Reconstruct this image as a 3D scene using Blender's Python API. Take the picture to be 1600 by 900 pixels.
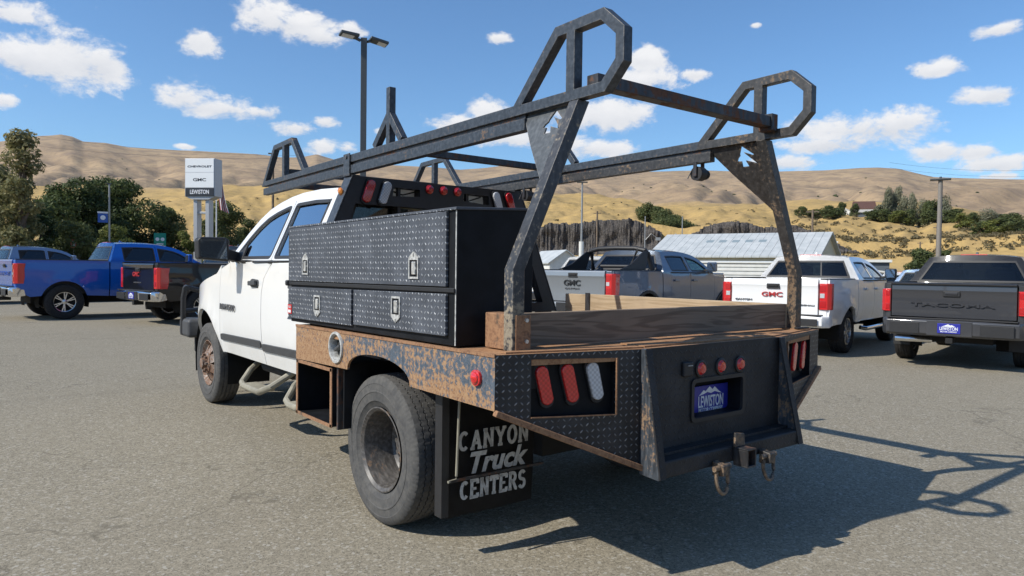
import bpy, bmesh, math, random
import numpy as np
from mathutils import Vector, Matrix
R_ = math.radians
PI = math.pi
rng = random.Random(7)
for o in list(bpy.data.objects): bpy.data.objects.remove(o)
SC = bpy.context.scene
COL = SC.collection

# ---------------------------------------------------------------- camera
FPX = 1117.22                       # focal length in 1600-px-wide picture units
CAM = Vector((-2.9888, -2.388, 1.3829))
YAW, PIT, ROL = R_(38.1443), R_(1.5197), R_(0.73325)
FW = Vector((math.sin(YAW)*math.cos(PIT), math.cos(YAW)*math.cos(PIT), -math.sin(PIT)))
r0 = FW.cross(Vector((0,0,1))).normalized(); u0 = r0.cross(FW)
RT = r0*math.cos(ROL) + u0*math.sin(ROL)
UP = u0*math.cos(ROL) - r0*math.sin(ROL)
cd = bpy.data.cameras.new('camera'); cam = bpy.data.objects.new('camera', cd); COL.objects.link(cam)
cd.sensor_width = 36.0; cd.lens = FPX/1600*36.0; cd.clip_start = 0.05; cd.clip_end = 20000
m = Matrix((( RT.x, UP.x, -FW.x, CAM.x),( RT.y, UP.y, -FW.y, CAM.y),( RT.z, UP.z, -FW.z, CAM.z),(0,0,0,1)))
cam.matrix_world = m
SC.camera = cam

# ---------------------------------------------------------------- world, sun, exposure
SUN_DIR = Vector((-1.08, 0.27, 1.0)).normalized()       # towards the sun
SUN_EL = math.asin(SUN_DIR.z); SUN_AZ = math.atan2(SUN_DIR.x, SUN_DIR.y)
SUN_STRENGTH, SKY_STRENGTH, EXPOSURE = 4.75, 0.124, 0.10
SC.view_settings.view_transform = 'Standard'
try: SC.view_settings.look = 'None'
except Exception: pass
SC.view_settings.exposure = EXPOSURE; SC.view_settings.gamma = 1.0
SC.view_settings.use_curve_mapping = False
sd = bpy.data.lights.new('sun', 'SUN'); sd.energy = SUN_STRENGTH; sd.angle = R_(0.53); sd.color = (1.0, 0.94, 0.84)
so = bpy.data.objects.new('sun', sd); COL.objects.link(so)
so.rotation_mode = 'QUATERNION'; so.rotation_quaternion = (-SUN_DIR).to_track_quat('-Z', 'Y')
so.location = (-20, 5, 30)

def ray(px, py): return FW + RT*((px-800)/FPX) - UP*((py-450)/FPX)
def azel(px, py):
    d = ray(px, py).normalized(); return math.atan2(d.x, d.y), math.asin(d.z)

# shader-node helper
class NT:
    def __init__(s, tree): s.t = tree; s.n = tree.nodes; s.l = tree.links
    def new(s, typ, **kw):
        n = s.n.new(typ)
        for k, v in kw.items(): setattr(n, k, v)
        return n
    def put(s, sock, v):
        if v is None: return
        if isinstance(v, bpy.types.NodeSocket): s.l.new(v, sock)
        elif isinstance(v, (tuple, list)) and sock.type == 'RGBA' and len(v) == 3: sock.default_value = (*v, 1)
        else: sock.default_value = v
    def math(s, op, a, b=None, c=None, clamp=False):
        n = s.new('ShaderNodeMath', operation=op, use_clamp=clamp)
        for i, v in enumerate((a, b, c)): s.put(n.inputs[i], v)
        return n.outputs[0]
    def vmath(s, op, a, b=None):
        n = s.new('ShaderNodeVectorMath', operation=op)
        s.put(n.inputs[0], a); s.put(n.inputs[1], b)
        return n.outputs['Value'] if op in ('DOT_PRODUCT', 'LENGTH') else n.outputs[0]
    def noise(s, vec, scale=5, detail=3, rough=.55, dim='3D', dist=0):
        n = s.new('ShaderNodeTexNoise', noise_dimensions=dim)
        s.put(n.inputs['Vector'], vec); n.inputs['Scale'].default_value = scale
        n.inputs['Detail'].default_value = detail; n.inputs['Roughness'].default_value = rough
        n.inputs['Distortion'].default_value = dist
        return n.outputs[0]
    def voro(s, vec, scale, feat='F1', out='Distance'):
        n = s.new('ShaderNodeTexVoronoi', feature=feat); s.put(n.inputs['Vector'], vec)
        n.inputs['Scale'].default_value = scale; return n.outputs[out]
    def ramp(s, v, a, b, ca=0.0, cb=1.0):
        n = s.new('ShaderNodeMapRange', interpolation_type='SMOOTHSTEP')
        s.put(n.inputs[0], v); n.inputs[1].default_value = a; n.inputs[2].default_value = b
        n.inputs[3].default_value = ca; n.inputs[4].default_value = cb
        return n.outputs[0]
    def mix(s, f, a, b, blend='MIX'):
        n = s.new('ShaderNodeMix', data_type='RGBA', blend_type=blend)
        s.put(n.inputs[0], f); s.put(n.inputs[6], a); s.put(n.inputs[7], b)
        return n.outputs[2]
    def obj(s): return s.new('ShaderNodeTexCoord').outputs['Object']
    def mapv(s, v, scale=(1,1,1), rot=(0,0,0), loc=(0,0,0)):
        n = s.new('ShaderNodeMapping'); s.put(n.inputs[0], v)
        n.inputs['Scale'].default_value = scale; n.inputs['Rotation'].default_value = rot; n.inputs['Location'].default_value = loc
        return n.outputs[0]
    def sep(s, v):
        n = s.new('ShaderNodeSeparateXYZ'); s.put(n.inputs[0], v); return n.outputs
    def comb(s, x, y, z=0.0):
        n = s.new('ShaderNodeCombineXYZ')
        for i, v in enumerate((x, y, z)): s.put(n.inputs[i], v)
        return n.outputs[0]
    def bump(s, h, strength=.3, dist=.01, normal=None):
        n = s.new('ShaderNodeBump'); s.put(n.inputs['Height'], h)
        n.inputs['Strength'].default_value = strength; n.inputs['Distance'].default_value = dist
        if normal is not None: s.put(n.inputs['Normal'], normal)
        return n.outputs[0]

W = bpy.data.worlds.new('World'); SC.world = W; W.use_nodes = True
w = NT(W.node_tree); w.n.clear()
sky = w.new('ShaderNodeTexSky', sky_type='NISHITA'); sky.sun_disc = False
sky.sun_elevation = SUN_EL; sky.sun_rotation = SUN_AZ % (2*PI)
sky.altitude = 300; sky.air_density = 1.0; sky.dust_density = 0.6; sky.ozone_density = 2.2
skyc = w.mix(1.0, sky.outputs[0], (0.74, 1.0, 1.20), 'MULTIPLY')
bg1 = w.new('ShaderNodeBackground'); w.put(bg1.inputs[0], skyc); bg1.inputs[1].default_value = SKY_STRENGTH
# cumulus: each entry is a cloud bank in the sky (bearing, height, half sizes), broken up by noise
CL = [(25,22,72,17),(95,84,100,42),(30,88,70,34),(160,95,40,30),(8,157,17,10),(312,63,34,20),(420,26,48,24),(475,42,62,22),(550,46,24,11),(290,152,46,22),(350,170,62,17),
 (410,176,40,12),(460,200,42,13),(508,190,24,11),(505,230,30,14),(760,178,36,22),(725,197,60,20),(800,215,70,18),(1008,93,34,20),(500,60,40,14),(1000,126,62,20),(1085,117,24,9),
 (950,180,84,28),(935,233,60,14),(880,225,50,16),(1345,205,110,28),(1405,190,58,20),(1290,228,80,15),(1230,254,50,14),(1465,236,40,14),(1465,108,40,11),(1548,149,58,14),(1560,46,40,9),(1530,237,34,12),(1560,256,52,13),(1560,276,30,6),
 (290,229,14,4),(120,282,10,4),(480,20,6,3),(780,60,20,8),(1180,40,10,4),(540,232,22,9),(600,205,14,6),
 # further banks outside the picture, the same kind of sky all round
 (-300,120,90,28),(-520,200,120,26),(-200,30,60,22),(1900,120,90,26),(2150,210,120,24),(2400,80,80,22),(500,-180,110,30),(1100,-160,100,30),(1500,-320,90,30),(200,-420,100,30)]
geo = w.new('ShaderNodeTexCoord').outputs['Generated']
gx, gy, gz = w.sep(geo)
az = w.math('ARCTAN2', gx, gy); el = w.math('ARCSINE', gz)
aev = w.comb(az, el, 0.0)
nvec = w.vmath('MULTIPLY', geo, (1, 1, 1.7))
n1 = w.noise(nvec, 13, 8, .66, dist=.35); n2 = w.noise(nvec, 42, 6, .65)
turb = w.math('ADD', w.math('MULTIPLY', w.math('SUBTRACT', n1, .5), 3.0), w.math('MULTIPLY', w.math('SUBTRACT', n2, .5), 1.5))
dens = None; vert = None
for (px, py, rx, ry) in CL:
    a, e = azel(px, py); s = 1/FPX; rx *= 1.14; ry *= 1.16
    ca = math.cos(a-YAW)
    d = w.new('ShaderNodeVectorMath', operation='MULTIPLY_ADD')      # (aev - c) * inv
    ix, iy = 1/(rx*s*max(.4, ca)), 1/(ry*s)
    w.put(d.inputs[0], aev); d.inputs[1].default_value = (ix, iy, 0); d.inputs[2].default_value = (-a*ix, -e*iy, 0)
    v = w.math('SUBTRACT', 1.0, w.vmath('LENGTH', d.outputs[0]))
    dens = v if dens is None else w.math('MAXIMUM', dens, v)
    yy = w.sep(d.outputs[0])[1]
    wgt = w.math('MULTIPLY', w.math('MAXIMUM', v, 0.0), yy)
    vert = wgt if vert is None else w.math('ADD', vert, wgt)
dd = w.math('ADD', w.math('MAXIMUM', dens, -.6), w.math('MULTIPLY', turb, .78))
gen = w.math('SUBTRACT', w.noise(nvec, 3.2, 8, .6), .66)
mask = w.ramp(dd, .02, .62)
lit = w.math('ADD', w.math('ADD', .80, w.math('MULTIPLY', vert, .55)), w.math('MULTIPLY', turb, .20))
cc = w.mix(w.math('MULTIPLY', lit, 1.0, clamp=True), (.46, .50, .58), (.90, .90, .91))
bg2 = w.new('ShaderNodeBackground'); w.put(bg2.inputs[0], cc); bg2.inputs[1].default_value = 0.98
mx = w.new('ShaderNodeMixShader'); w.put(mx.inputs[0], w.math('MULTIPLY', mask, .97)); w.l.new(bg1.outputs[0], mx.inputs[1]); w.l.new(bg2.outputs[0], mx.inputs[2])
wo = w.new('ShaderNodeOutputWorld'); w.l.new(mx.outputs[0], wo.inputs[0])
W.cycles.sampling_method = 'MANUAL'; W.cycles.sample_map_resolution = 512

# ---------------------------------------------------------------- generic helpers
def tag(o, label=None, cat=None, group=None, kind=None):
    if label: o['label'] = label
    if cat: o['category'] = cat
    if group: o['group'] = group
    if kind: o['kind'] = kind
    return o
def thing(name, label, cat, loc=(0,0,0), rz=0.0, group=None, scale=1.0):
    o = bpy.data.objects.new(name, None); COL.objects.link(o); o.empty_display_size = .2
    o.location = loc; o.rotation_euler = (0,0,rz); o.scale = (scale,)*3
    return tag(o, label, cat, group)
def link(name, me, parent=None, mat=None):
    o = bpy.data.objects.new(name, me); COL.objects.link(o)
    if parent is not None: o.parent = parent
    if mat is not None and len(me.materials) == 0: me.materials.append(mat)
    return o
class MB:
    def __init__(s): s.b = bmesh.new()
    def verts(s, pts): return [s.b.verts.new(p) for p in pts]
    def face(s, vs):
        try: return s.b.faces.new(vs)
        except ValueError: return None
    def box(s, x0, x1, y0, y1, z0, z1):
        v = s.verts([(x,y,z) for x in (x0,x1) for y in (y0,y1) for z in (z0,z1)])
        for f in ((0,1,3,2),(4,6,7,5),(0,4,5,1),(2,3,7,6),(0,2,6,4),(1,5,7,3)): s.face([v[i] for i in f])
        return s
    def bar(s, p0, p1, w, h=None, up=(0,0,1), ext=0):
        p0, p1 = Vector(p0), Vector(p1); h = h or w
        d = (p1-p0).normalized(); p0 = p0-d*ext; p1 = p1+d*ext
        up = Vector(up)
        if abs(d.dot(up)) > .98: up = Vector((1,0,0))
        a = d.cross(up).normalized(); b = a.cross(d)
        v = []
        for p in (p0, p1):
            for sa, sb in ((-1,-1),(1,-1),(1,1),(-1,1)): v.append(s.b.verts.new(p + a*(sa*w/2) + b*(sb*h/2)))
        for f in ((3,2,1,0),(4,5,6,7),(0,1,5,4),(1,2,6,5),(2,3,7,6),(3,0,4,7)): s.face([v[i] for i in f])
        return s
    def cyl(s, p0, p1, r0, r1=None, n=12, cap=True):
        p0, p1 = Vector(p0), Vector(p1); r1 = r0 if r1 is None else r1
        d = (p1-p0).normalized(); up = Vector((0,0,1)) if abs(d.z) < .95 else Vector((1,0,0))
        a = d.cross(up).normalized(); b = a.cross(d)
        A = [s.b.verts.new(p0 + (a*math.cos(2*PI*i/n) + b*math.sin(2*PI*i/n))*r0) for i in range(n)]
        B = [s.b.verts.new(p1 + (a*math.cos(2*PI*i/n) + b*math.sin(2*PI*i/n))*r1) for i in range(n)]
        for i in range(n): s.face([A[i], B[i], B[(i+1)%n], A[(i+1)%n]])
        if cap: s.face(A); s.face(B[::-1])
        return s
    def tube(s, pts, r, n=8):
        pts = [Vector(p) for p in pts]; rings = []
        for i, p in enumerate(pts):
            d = (pts[min(i+1, len(pts)-1)] - pts[max(i-1, 0)]).normalized()
            up = Vector((0,0,1)) if abs(d.z) < .9 else Vector((1,0,0))
            a = d.cross(up).normalized(); b = a.cross(d)
            rr = r[i] if isinstance(r, (list, tuple)) else r
            rings.append([s.b.verts.new(p + (a*math.cos(2*PI*k/n) + b*math.sin(2*PI*k/n))*rr) for k in range(n)])
        for A, B in zip(rings, rings[1:]):
            for k in range(n): s.face([A[k], B[k], B[(k+1)%n], A[(k+1)%n]])
        s.face(rings[0]); s.face(rings[-1][::-1])
        return s
    def prism(s, pts, d):
        """pts: planar 3-D outline, d: extrusion vector"""
        d = Vector(d); A = s.verts(pts); B = s.verts([Vector(p)+d for p in pts]); n = len(A)
        for i in range(n): s.face([A[i], A[(i+1)%n], B[(i+1)%n], B[i]])
        s.face(A[::-1]); s.face(B)
        return s
    def lathe(s, prof, axis='x', c=(0,0,0), n=32, close=False):
        rings = []
        for (t, r) in prof:
            ring = []
            for i in range(n):
                a = 2*PI*i/n
                if axis == 'x': p = (c[0]+t, c[1]+r*math.cos(a), c[2]+r*math.sin(a))
                elif axis == 'y': p = (c[0]+r*math.cos(a), c[1]+t, c[2]+r*math.sin(a))
                else: p = (c[0]+r*math.cos(a), c[1]+r*math.sin(a), c[2]+t)
                ring.append(s.b.verts.new(p))
            rings.append(ring)
        for A, B in zip(rings, rings[1:]):
            for i in range(n): s.face([A[i], A[(i+1)%n], B[(i+1)%n], B[i]])
        if close:
            s.face(rings[0]); s.face(rings[-1])
        return s
    def grid(s, f, nu, nv):
        V = [[s.b.verts.new(f(i/nu, j/nv)) for j in range(nv+1)] for i in range(nu+1)]
        for i in range(nu):
            for j in range(nv): s.face([V[i][j], V[i+1][j], V[i+1][j+1], V[i][j+1]])
        return s
    def holed(s, outer, holes, to3):
        """flat plate with holes; outlines in 2-D, to3 maps to 3-D"""
        edges = []
        for loop in [outer]+list(holes):
            vs = [s.b.verts.new((p[0], p[1], 0)) for p in loop]
            edges += [s.b.edges.new((vs[i], vs[(i+1)%len(vs)])) for i in range(len(vs))]
        bmesh.ops.triangle_fill(s.b, use_beauty=True, use_dissolve=False, edges=edges, normal=(0,0,1))
        for v in s.b.verts: v.co = Vector(to3(v.co.x, v.co.y))
        s.b.normal_update(); return s
    def thick(s, t):
        bmesh.ops.solidify(s.b, geom=s.b.faces[:], thickness=t); return s
    def build(s, name, mat, parent=None, bevel=0.0, smooth=True, seg=2, recalc=True, angle=35):
        if recalc: bmesh.ops.recalc_face_normals(s.b, faces=s.b.faces)
        me = bpy.data.meshes.new(name); s.b.to_mesh(me); s.b.free()
        me.materials.append(mat)
        if smooth:
            me.shade_smooth(); me.set_sharp_from_angle(angle=R_(angle))
        o = link(name, me, parent)
        if bevel > 0:
            md = o.modifiers.new('bevel', 'BEVEL'); md.width = bevel; md.segments = seg; md.limit_method = 'ANGLE'; md.angle_limit = R_(40)
            md.harden_normals = True
        return o
def text(name, s, size, mat, parent, M, extrude=.002, bold=0.0, shear=0.0, width=None, align='CENTER', spacing=1.0, yscale=1.0):
    cu = bpy.data.curves.new('txt', 'FONT'); cu.body = s; cu.size = size; cu.extrude = extrude; cu.offset = bold*size; cu.shear = shear
    cu.align_x = align; cu.align_y = 'CENTER'; cu.space_character = spacing; cu.resolution_u = 3
    t = bpy.data.objects.new('txt', cu); COL.objects.link(t)
    dg = bpy.context.evaluated_depsgraph_get(); dg.update()
    me = bpy.data.meshes.new_from_object(t.evaluated_get(dg))
    bpy.data.objects.remove(t); bpy.data.curves.remove(cu)
    xs = [v.co.x for v in me.vertices]
    if width and xs:
        k = width/(max(xs)-min(xs))
        for v in me.vertices: v.co.x *= k
    if yscale != 1.0:
        for v in me.vertices: v.co.y *= yscale
    me.transform(M); me.materials.clear(); me.materials.append(mat); me.name = name
    return link(name, me, parent)
def frame(o, x, y):
    """matrix with local x along x, local y along y, at o"""
    x = Vector(x).normalized(); y = Vector(y); y = (y - x*x.dot(y)).normalized(); z = x.cross(y)
    return Matrix(((x.x,y.x,z.x,o[0]),(x.y,y.y,z.y,o[1]),(x.z,y.z,z.z,o[2]),(0,0,0,1)))
def inset(poly, d):
    n = len(poly); A = sum(poly[i][0]*poly[(i+1)%n][1]-poly[(i+1)%n][0]*poly[i][1] for i in range(n))
    sg = 1 if A > 0 else -1; L = []
    for i in range(n):
        (x0,y0),(x1,y1) = poly[i], poly[(i+1)%n]; dx, dy = x1-x0, y1-y0; l = math.hypot(dx,dy) or 1e-9
        nx, ny = -dy/l*sg, dx/l*sg; L.append(((x0+nx*d, y0+ny*d), (dx/l, dy/l)))
    out = []
    for i in range(n):
        (p,u),(q,v) = L[i-1], L[i]; cr = u[0]*v[1]-u[1]*v[0]
        if abs(cr) < 1e-3: out.append(q); continue
        t = ((q[0]-p[0])*v[1]-(q[1]-p[1])*v[0])/cr; out.append((p[0]+u[0]*t, p[1]+u[1]*t))
    return out
def clip(poly, a, b, c):
    """keep a*x+b*y+c >= 0"""
    out = []
    for i in range(len(poly)):
        p, q = poly[i-1], poly[i]; fp, fq = a*p[0]+b*p[1]+c, a*q[0]+b*q[1]+c
        if (fp >= 0) != (fq >= 0):
            t = fp/(fp-fq); out.append((p[0]+(q[0]-p[0])*t, p[1]+(q[1]-p[1])*t))
        if fq >= 0: out.append(q)
    return out
def roundpoly(poly, r, n=3):
    out = []; N = len(poly)
    for i in range(N):
        p0, p, p1 = Vector(poly[i-1]), Vector(poly[i]), Vector(poly[(i+1)%N])
        a, b = (p0-p), (p1-p); k = min(r, a.length*.45, b.length*.45)
        if k < 1e-4: out.append(tuple(p)); continue
        s, e = p + a.normalized()*k, p + b.normalized()*k
        for j in range(n+1):
            t = j/n; q = s*(1-t)**2 + p*2*t*(1-t) + e*t*t; out.append((q.x, q.y))
    return out
# ---------------------------------------------------------------- materials
def mat(name):
    m = bpy.data.materials.new(name); m.use_nodes = True; t = NT(m.node_tree)
    b = t.n.get('Principled BSDF'); return m, t, b
def setp(t, b, **kw):
    names = dict(col='Base Color', rough='Roughness', metal='Metallic', normal='Normal', spec='Specular IOR Level', coat='Coat Weight',
                 coatr='Coat Roughness', trans='Transmission Weight', ior='IOR', alpha='Alpha', emc='Emission Color', ems='Emission Strength', sheen='Sheen Weight')
    for k, v in kw.items(): t.put(b.inputs[names[k]], v)
def simple(name, col, rough=.5, metal=0.0, var=.12, scale=30, bump=0.0, coat=0.0, spec=.5, bd=.002):
    m, t, b = mat(name); o = t.obj()
    n = t.noise(o, scale, 4); c = t.mix(t.ramp(n, .3, .7), tuple(x*(1-var) for x in col), tuple(min(1, x*(1+var)) for x in col))
    setp(t, b, col=c, rough=t.math('ADD', rough-.06, t.math('MULTIPLY', n, .12), clamp=True), metal=metal, coat=coat, coatr=.04, spec=spec)
    if bump: setp(t, b, normal=t.bump(n, bump, bd))
    return m
def paint(name, col, rough=.35, flake=0.0, dust=.12, metal=0.0):
    m, t, b = mat(name); o = t.obj()
    n = t.noise(o, 2.5, 5); f = t.noise(o, 60, 3); z = t.sep(o)[2]
    d = t.math('MULTIPLY', t.math('ADD', t.ramp(z, .9, .35), .12), t.ramp(t.math('ADD', n, t.math('MULTIPLY', f, .3)), .4, .85))
    c = t.mix(t.math('MULTIPLY', d, dust*2.0, clamp=True), col, (.30, .26, .20)); t.put(b.inputs['Specular IOR Level'], .25)
    r = t.math('ADD', rough, t.math('MULTIPLY', d, .5), clamp=True)
    setp(t, b, col=c, rough=r, coat=1.0, coatr=t.math('ADD', .025, t.math('MULTIPLY', d, .25)), metal=metal)
    return m
M_white = paint('white_paint', (.79, .79, .77), .42, dust=.20)
M_pearl = paint('pearl_white_paint', (.82, .82, .81), .4, dust=.05)
M_blue = paint('blue_paint', (.006, .098, .43), .22, dust=.015)
M_blackp = paint('black_paint', (.004, .005, .008), .3, dust=.008)
M_silvershade = paint('silver_paint_shaded', (.105, .135, .185), .3, dust=.02, metal=.3)  # silver truck's body: shade and sky blue put into the paint colour
M_silver = paint('silver_grey_paint', (.27, .29, .31), .35, dust=.04, metal=.5)
M_dgrey = paint('charcoal_paint', (.046, .047, .052), .3, dust=.015)
M_slate = paint('slate_blue_paint', (.15, .23, .37), .35, dust=.05, metal=.3)
M_trim = simple('black_plastic', (.018, .018, .019), .55, bump=.25)
M_greytrim = simple('grey_moulding', (.055, .057, .06), .6)
M_dark = simple('dark_underbody', (.012, .012, .012), .8)
M_interior = simple('cabin_trim', (.03, .03, .032), .85)
M_chrome = simple('chrome', (.75, .75, .76), .13, 1.0, var=.04)
M_alu = simple('machined_alloy', (.62, .63, .65), .28, 1.0, var=.05)
M_whitepart = simple('white_plastic', (.75, .75, .73), .5, var=.04)
M_textblack = simple('black_lettering', (.015, .015, .016), .5)
M_textdark = simple('grey_lettering', (.10, .10, .105), .5)
M_textwhite = simple('white_lettering', (.50, .50, .48), .6, var=.15, scale=60)
M_textchrome = simple('chrome_lettering', (.55, .55, .56), .25, 1.0)
M_textred = simple('red_lettering', (.42, .03, .03), .4)
M_lettersign = simple('sign_lettering', (.03, .035, .045), .5)
M_flagred = simple('flag_red', (.45, .04, .05), .8)
M_flagblue = simple('flag_blue', (.03, .05, .18), .8)

def lens(name, col, grid=140, rough=.18):
    m, t, b = mat(name); o = t.obj(); x, y, z = t.sep(o)
    g = t.math('MULTIPLY', t.math('SINE', t.math('MULTIPLY', x, grid*2)), t.math('SINE', t.math('MULTIPLY', z, grid*2)))
    c = t.mix(t.ramp(g, -.6, .6), tuple(q*.72 for q in col), col)
    setp(t, b, col=c, rough=rough, coat=1.0, coatr=.05, normal=t.bump(g, .25, .002))
    return m
M_red = lens('red_lens', (.68, .022, .022)); M_clear = lens('clear_lens', (.55, .56, .57)); M_amber = lens('amber_lens', (.75, .24, .03))
M_redshade = lens('deep_red_lens', (.52, .014, .016))
def glass(name, tint, mixin=.0):
    m, t, b = mat(name); t.n.remove(b); out = [n for n in t.n if n.type == 'OUTPUT_MATERIAL'][0]
    tr = t.new('ShaderNodeBsdfTransparent'); t.put(tr.inputs[0], tint)
    gl = t.new('ShaderNodeBsdfGlossy'); gl.inputs['Roughness'].default_value = .015; t.put(gl.inputs[0], (.92, .96, 1.0))
    lw = t.new('ShaderNodeLayerWeight'); lw.inputs[0].default_value = .5
    f = t.math('ADD', t.math('MULTIPLY', t.math('POWER', lw.outputs['Facing'], 4.0), .85), .045+mixin, clamp=True)
    mx = t.new('ShaderNodeMixShader'); t.put(mx.inputs[0], f); t.l.new(tr.outputs[0], mx.inputs[1]); t.l.new(gl.outputs[0], mx.inputs[2])
    t.l.new(mx.outputs[0], out.inputs[0]); return m
M_glass = glass('tinted_glass', (.16, .19, .19), .06)
M_glassclear = glass('green_side_glass', (.34, .46, .42), .05)
M_glassdark = glass('privacy_glass', (.05, .06, .07), .05)
M_glasscab = glass('cab_side_glass', (.10, .14, .18), .42)
m, t, b = mat('mirror_glass'); setp(t, b, col=(.30, .36, .42), rough=.05, metal=.9); M_mirror = m

def plate_nodes(t, u, v, p):
    """raised lozenges of tread plate, pitch p, alternate ones turned a quarter turn"""
    a, b_ = t.math('MULTIPLY', u, 1/p), t.math('MULTIPLY', v, 1/p)
    i, j = t.math('FLOOR', a), t.math('FLOOR', b_)
    fu, fv = t.math('SUBTRACT', t.math('SUBTRACT', a, i), .5), t.math('SUBTRACT', t.math('SUBTRACT', b_, j), .5)
    par = t.math('MODULO', t.math('ABSOLUTE', t.math('ADD', i, j)), 2.0)
    s = t.math('SUBTRACT', t.math('MULTIPLY', par, 2.0), 1.0)
    sv = t.math('MULTIPLY', s, fv)
    al = t.math('MULTIPLY', t.math('ADD', fu, sv), .7071/.36); ac = t.math('MULTIPLY', t.math('SUBTRACT', fu, sv), .7071/.14)
    d = t.math('SQRT', t.math('ADD', t.math('POWER', t.math('ABSOLUTE', al), 2.0), t.math('POWER', t.math('ABSOLUTE', ac), 2.0)))
    return t.math('MULTIPLY', t.ramp(d, 1.08, .5), t.math('ADD', .5, t.math('MULTIPLY', par, .5)))  # alternate lozenges fainter in colour and relief, copying light on one slant
def treadplate(name, base, worn, wear=.6, rust=0.0, pitch=.03, rough=.5, axes='yz', metal=.0, rough_hi=.3, bumpd=.004):
    m, t, b = mat(name); o = t.obj(); ch = t.sep(o); ix = {'x':0,'y':1,'z':2}
    h = plate_nodes(t, ch[ix[axes[0]]], ch[ix[axes[1]]], pitch)
    n1 = t.noise(o, 4.5, 6, .65); n2 = t.noise(o, 38, 4, .6); n3 = t.noise(o, 1.7, 3)
    dust = t.ramp(t.math('ADD', n1, t.math('MULTIPLY', n2, .35)), .5, .95)
    c = t.mix(t.math('MULTIPLY', dust, .45), base, tuple(min(1, q*2.6+.03) for q in base))
    wf = t.math('MULTIPLY', h, t.math('MULTIPLY', t.ramp(n2, .28, .62), wear), clamp=True)
    c = t.mix(wf, c, worn)
    if rust > 0:
        rm = t.math('MULTIPLY', t.ramp(t.math('ADD', t.math('MULTIPLY', n1, .8), t.math('MULTIPLY', n2, .35)), .50, .62), rust)
        rc = t.mix(n2, (.20, .085, .03), (.52, .27, .11))
        c = t.mix(rm, c, rc)
    r = t.math('SUBTRACT', t.math('ADD', rough, t.math('MULTIPLY', n2, .2)), t.math('MULTIPLY', wf, rough-rough_hi), clamp=True)
    hh = t.math('ADD', h, t.math('MULTIPLY', n2, .25))
    setp(t, b, col=c, rough=r, metal=t.math('MULTIPLY', wf, .7), normal=t.bump(hh, .75, bumpd))
    return m
M_boxdoor = treadplate('worn_tread_plate', (.046, .052, .063), (.54, .56, .58), wear=1.0, pitch=.029)
M_boxpaint = simple('black_box_paint', (.008, .009, .011), .6, var=.35, scale=9, bump=.15, spec=.22)
M_blacktread = treadplate('black_tread_plate', (.010, .011, .013), (.42, .42, .42), wear=.75, pitch=.028, axes='xz', rough=.38, rough_hi=.22)
M_blackpanel = treadplate('worn_black_panel', (.010, .010, .011), (.055, .055, .056), wear=.55, pitch=.034, axes='xz', rough=.55, rough_hi=.4)

def rusty(name, rust=(.42, .205, .075), dark=(.16, .065, .025), paintc=(.13, .165, .21), amount=.5, tread=None, axes='yz', zlo=None, ylo=None, edge=0.0, streak=1.0, fine=.0, scale=1.0, chip=.1):
    """old paint with rust coming through; amount = how much rust"""
    m, t, b = mat(name); o = t.obj(); ch = t.sep(o); ix = {'x':0,'y':1,'z':2}
    n1 = t.noise(o, 2.6*scale, 6, .68); n2 = t.noise(o, 26*scale, 5, .65); n3 = t.noise(t.mapv(o, (1, 1, .22)), 30*scale, 4, .6); n4 = t.noise(o, 90, 3)
    s = t.math('ADD', t.math('ADD', t.math('MULTIPLY', n1, .55-fine), t.math('MULTIPLY', n2, .40+fine)), t.math('ADD', t.math('MULTIPLY', n3, .25*streak), .125*(1-streak)))
    if ylo: s = t.math('ADD', s, t.ramp(ch[1], ylo[0], ylo[1], 0, ylo[2]))
    if zlo:    # rust creeps up from the lower edge and in from one end
        s = t.math('ADD', s, t.math('MULTIPLY', t.ramp(ch[2], zlo[0], zlo[1], 1, 0), .10))
    h = None
    if tread:
        h = plate_nodes(t, ch[ix[axes[0]]], ch[ix[axes[1]]], tread)
        s = t.math('ADD', s, t.math('MULTIPLY', h, -.09))
    th = .86 - amount*.5
    rm = t.ramp(s, th-.045, th+.045)
    rc = t.mix(t.ramp(n4, .3, .7), t.mix(t.ramp(n2, .35, .7), dark, rust), rust)
    pc = t.mix(t.ramp(t.math('ADD', t.math('MULTIPLY', n3, streak), t.math('MULTIPLY', n2, 1-streak)), .35, .75), paintc, tuple(min(1, q*2.0+.02) for q in paintc))
    c = t.mix(rm, pc, rc)
    if edge:     # paint rubbed off along the corners of the steel
        bv = t.new('ShaderNodeBevel', samples=4); bv.inputs[0].default_value = .007
        gn = t.new('ShaderNodeNewGeometry').outputs['Normal']
        e_ = t.ramp(t.math('SUBTRACT', 1.0, t.vmath('DOT_PRODUCT', bv.outputs[0], gn)), .015, .13)
        e_ = t.math('MULTIPLY', t.math('MULTIPLY', e_, t.ramp(n2, .38, .62)), edge)
        c = t.mix(e_, c, (.30, .255, .20))
    r = t.math('ADD', .45, t.math('MULTIPLY', rm, .4), clamp=True)
    hh = t.math('ADD', t.math('MULTIPLY', n2, .3), t.math('MULTIPLY', n4, .2))
    if h is not None: hh = t.math('ADD', hh, t.math('MULTIPLY', h, .9))
    setp(t, b, col=c, rough=r, normal=t.bump(hh, .45, .003))
    return m
M_skirt = rusty('rusted_tread_skirt', rust=(.35, .215, .115), paintc=(.060, .078, .10), amount=.48, streak=.5, tread=.032, zlo=(.80, .95), ylo=(1.0, 1.55, .12), fine=.18, scale=1.35)
M_deck = rusty('rusted_deck', rust=(.37, .205, .10), dark=(.22, .10, .045), paintc=(.24, .14, .08), amount=.75)
M_rust = rusty('rusted_steel', rust=(.31, .17, .088), dark=(.14, .065, .035), paintc=(.11, .075, .05), amount=.68)
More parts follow.
